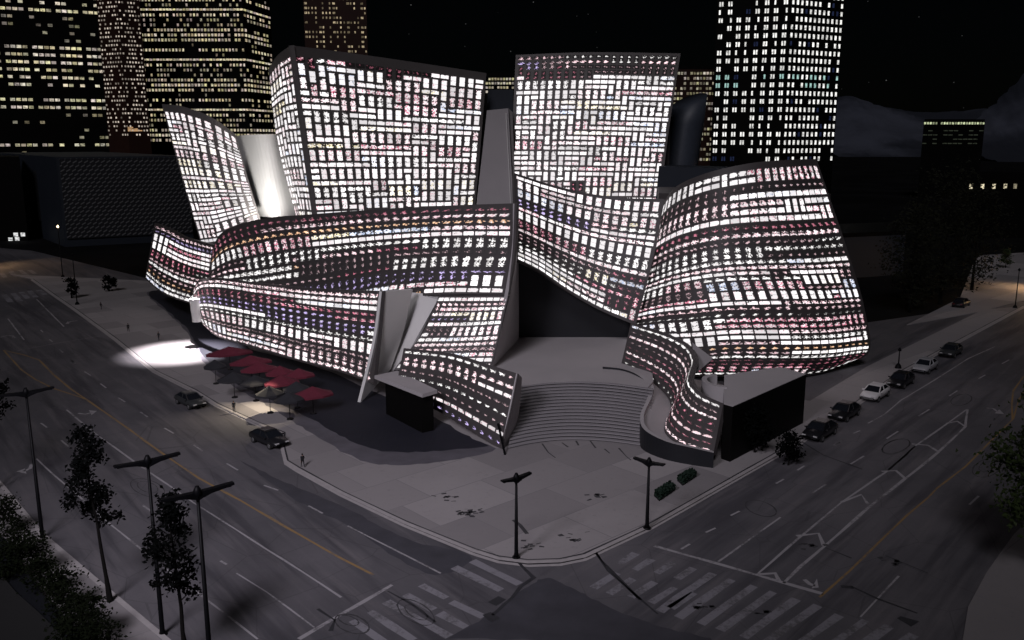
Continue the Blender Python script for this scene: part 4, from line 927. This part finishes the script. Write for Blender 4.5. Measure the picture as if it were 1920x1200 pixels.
# ================================================================== LIGHT, WORLD, CAMERA
w = bpy.data.worlds.new('World'); sc.world = w; w.use_nodes = True; nt = w.node_tree; nt.nodes.clear()
out = nt.nodes.new('ShaderNodeOutputWorld'); bg = nt.nodes.new('ShaderNodeBackground'); sky = nt.nodes.new('ShaderNodeTexSky'); sky.sky_type = 'NISHITA'; sky.sun_disc = False
SUN = Vector((.18, .80, -.80)).normalized()
sky.sun_elevation = math.asin(-SUN.z); sky.sun_rotation = math.atan2(-SUN.x, -SUN.y)
bg.inputs[1].default_value = .00015; nt.links.new(sky.outputs[0], bg.inputs[0])
tc_ = nt.nodes.new('ShaderNodeTexCoord'); vo = nt.nodes.new('ShaderNodeTexVoronoi'); vo.inputs['Scale'].default_value = 85; nt.links.new(tc_.outputs['Generated'], vo.inputs['Vector'])
ls = nt.nodes.new('ShaderNodeMath'); ls.operation = 'LESS_THAN'; ls.inputs[1].default_value = .05; nt.links.new(vo.outputs['Distance'], ls.inputs[0])
sx_ = nt.nodes.new('ShaderNodeSeparateColor'); nt.links.new(vo.outputs['Color'], sx_.inputs[0])
pw = nt.nodes.new('ShaderNodeMath'); pw.operation = 'POWER'; pw.inputs[1].default_value = 5; nt.links.new(sx_.outputs[0], pw.inputs[0])
ml = nt.nodes.new('ShaderNodeMath'); ml.operation = 'MULTIPLY'; nt.links.new(ls.outputs[0], ml.inputs[0]); nt.links.new(pw.outputs[0], ml.inputs[1])
m2 = nt.nodes.new('ShaderNodeMath'); m2.operation = 'MULTIPLY'; m2.inputs[1].default_value = .12; nt.links.new(ml.outputs[0], m2.inputs[0])
b2 = nt.nodes.new('ShaderNodeBackground'); nt.links.new(m2.outputs[0], b2.inputs[1]); ad = nt.nodes.new('ShaderNodeAddShader')
nt.links.new(bg.outputs[0], ad.inputs[0]); nt.links.new(b2.outputs[0], ad.inputs[1]); nt.links.new(ad.outputs[0], out.inputs[0])
def light(name, typ, loc, energy, color, target=None, direction=None, **k):
    d = bpy.data.lights.new(name, typ); d.energy = energy; d.color = color
    for a, b in k.items(): setattr(d, a, b)
    o = bpy.data.objects.new(name, d); col.objects.link(o); o.location = [float(x) for x in loc]
    dv = direction or (Vector([float(x) for x in target]) - o.location); o.rotation_euler = dv.to_track_quat('-Z', 'Y').to_euler(); return o
light('moon', 'SUN', (0, 0, 200), .52, (.97, .93, 1.0), direction=SUN, angle=math.radians(12))
light('projector_flood', 'SPOT', (-45, 12, 72), 255000, (.93, .87, 1.0), target=(-12, 118, 2), spot_size=math.radians(64), spot_blend=1.0, shadow_soft_size=12.0)  # unseen spot added to brighten the plaza with a falloff
g = G(310, 665); light('projector', 'SPOT', (g[0] + 6, g[1] + 5, 24), 230000, (1, .93, .97), target=(g[0] + 3, g[1] + 2, 0), spot_size=math.radians(54), spot_blend=1.0, shadow_soft_size=.2)
p_ = P(500, 400, 198); light('wall_uplight', 'SPOT', (p_[0] + 1, p_[1] - 9, 18), 26000, (1, .97, .93), target=(p_[0], p_[1] + 8, 34), spot_size=math.radians(70), spot_blend=1.0, shadow_soft_size=.5)
g = G(470, 775); light('cafe_lamp', 'SPOT', (g[0] + 2, g[1] + 3, 7), 4000, (1, .85, .62), target=(g[0], g[1], 0), spot_size=math.radians(110), spot_blend=.9, shadow_soft_size=.2)
g = G(1975, 545); light('warm_street_light', 'SPOT', (g[0], g[1], 9.3), 100000, (1, .6, .28), target=(g[0] - 8, g[1] - 2, 0), spot_size=math.radians(150), spot_blend=.6, shadow_soft_size=.3)
g = G(-45, 500); light('warm_street_light', 'SPOT', (g[0], g[1], 10.3), 100000, (1, .6, .28), target=(g[0] + 10, g[1], 0), spot_size=math.radians(120), spot_blend=.6, shadow_soft_size=.3)
cd = bpy.data.cameras.new('camera'); cam = bpy.data.objects.new('camera', cd); col.objects.link(cam)
cam.location = (0, 0, CH); cam.rotation_euler = (math.radians(90) - TH, 0, 0); cd.sensor_width = 36; cd.lens = 36 * F_ / 1920; cd.clip_start = .5; cd.clip_end = 9000; sc.camera = cam
sc.view_settings.view_transform = 'Standard'; sc.view_settings.look = 'None'; sc.view_settings.exposure = 0; sc.view_settings.gamma = 1
sc.cycles.max_bounces = 4; sc.cycles.use_light_tree = True; sc.cycles.sample_clamp_indirect = 3
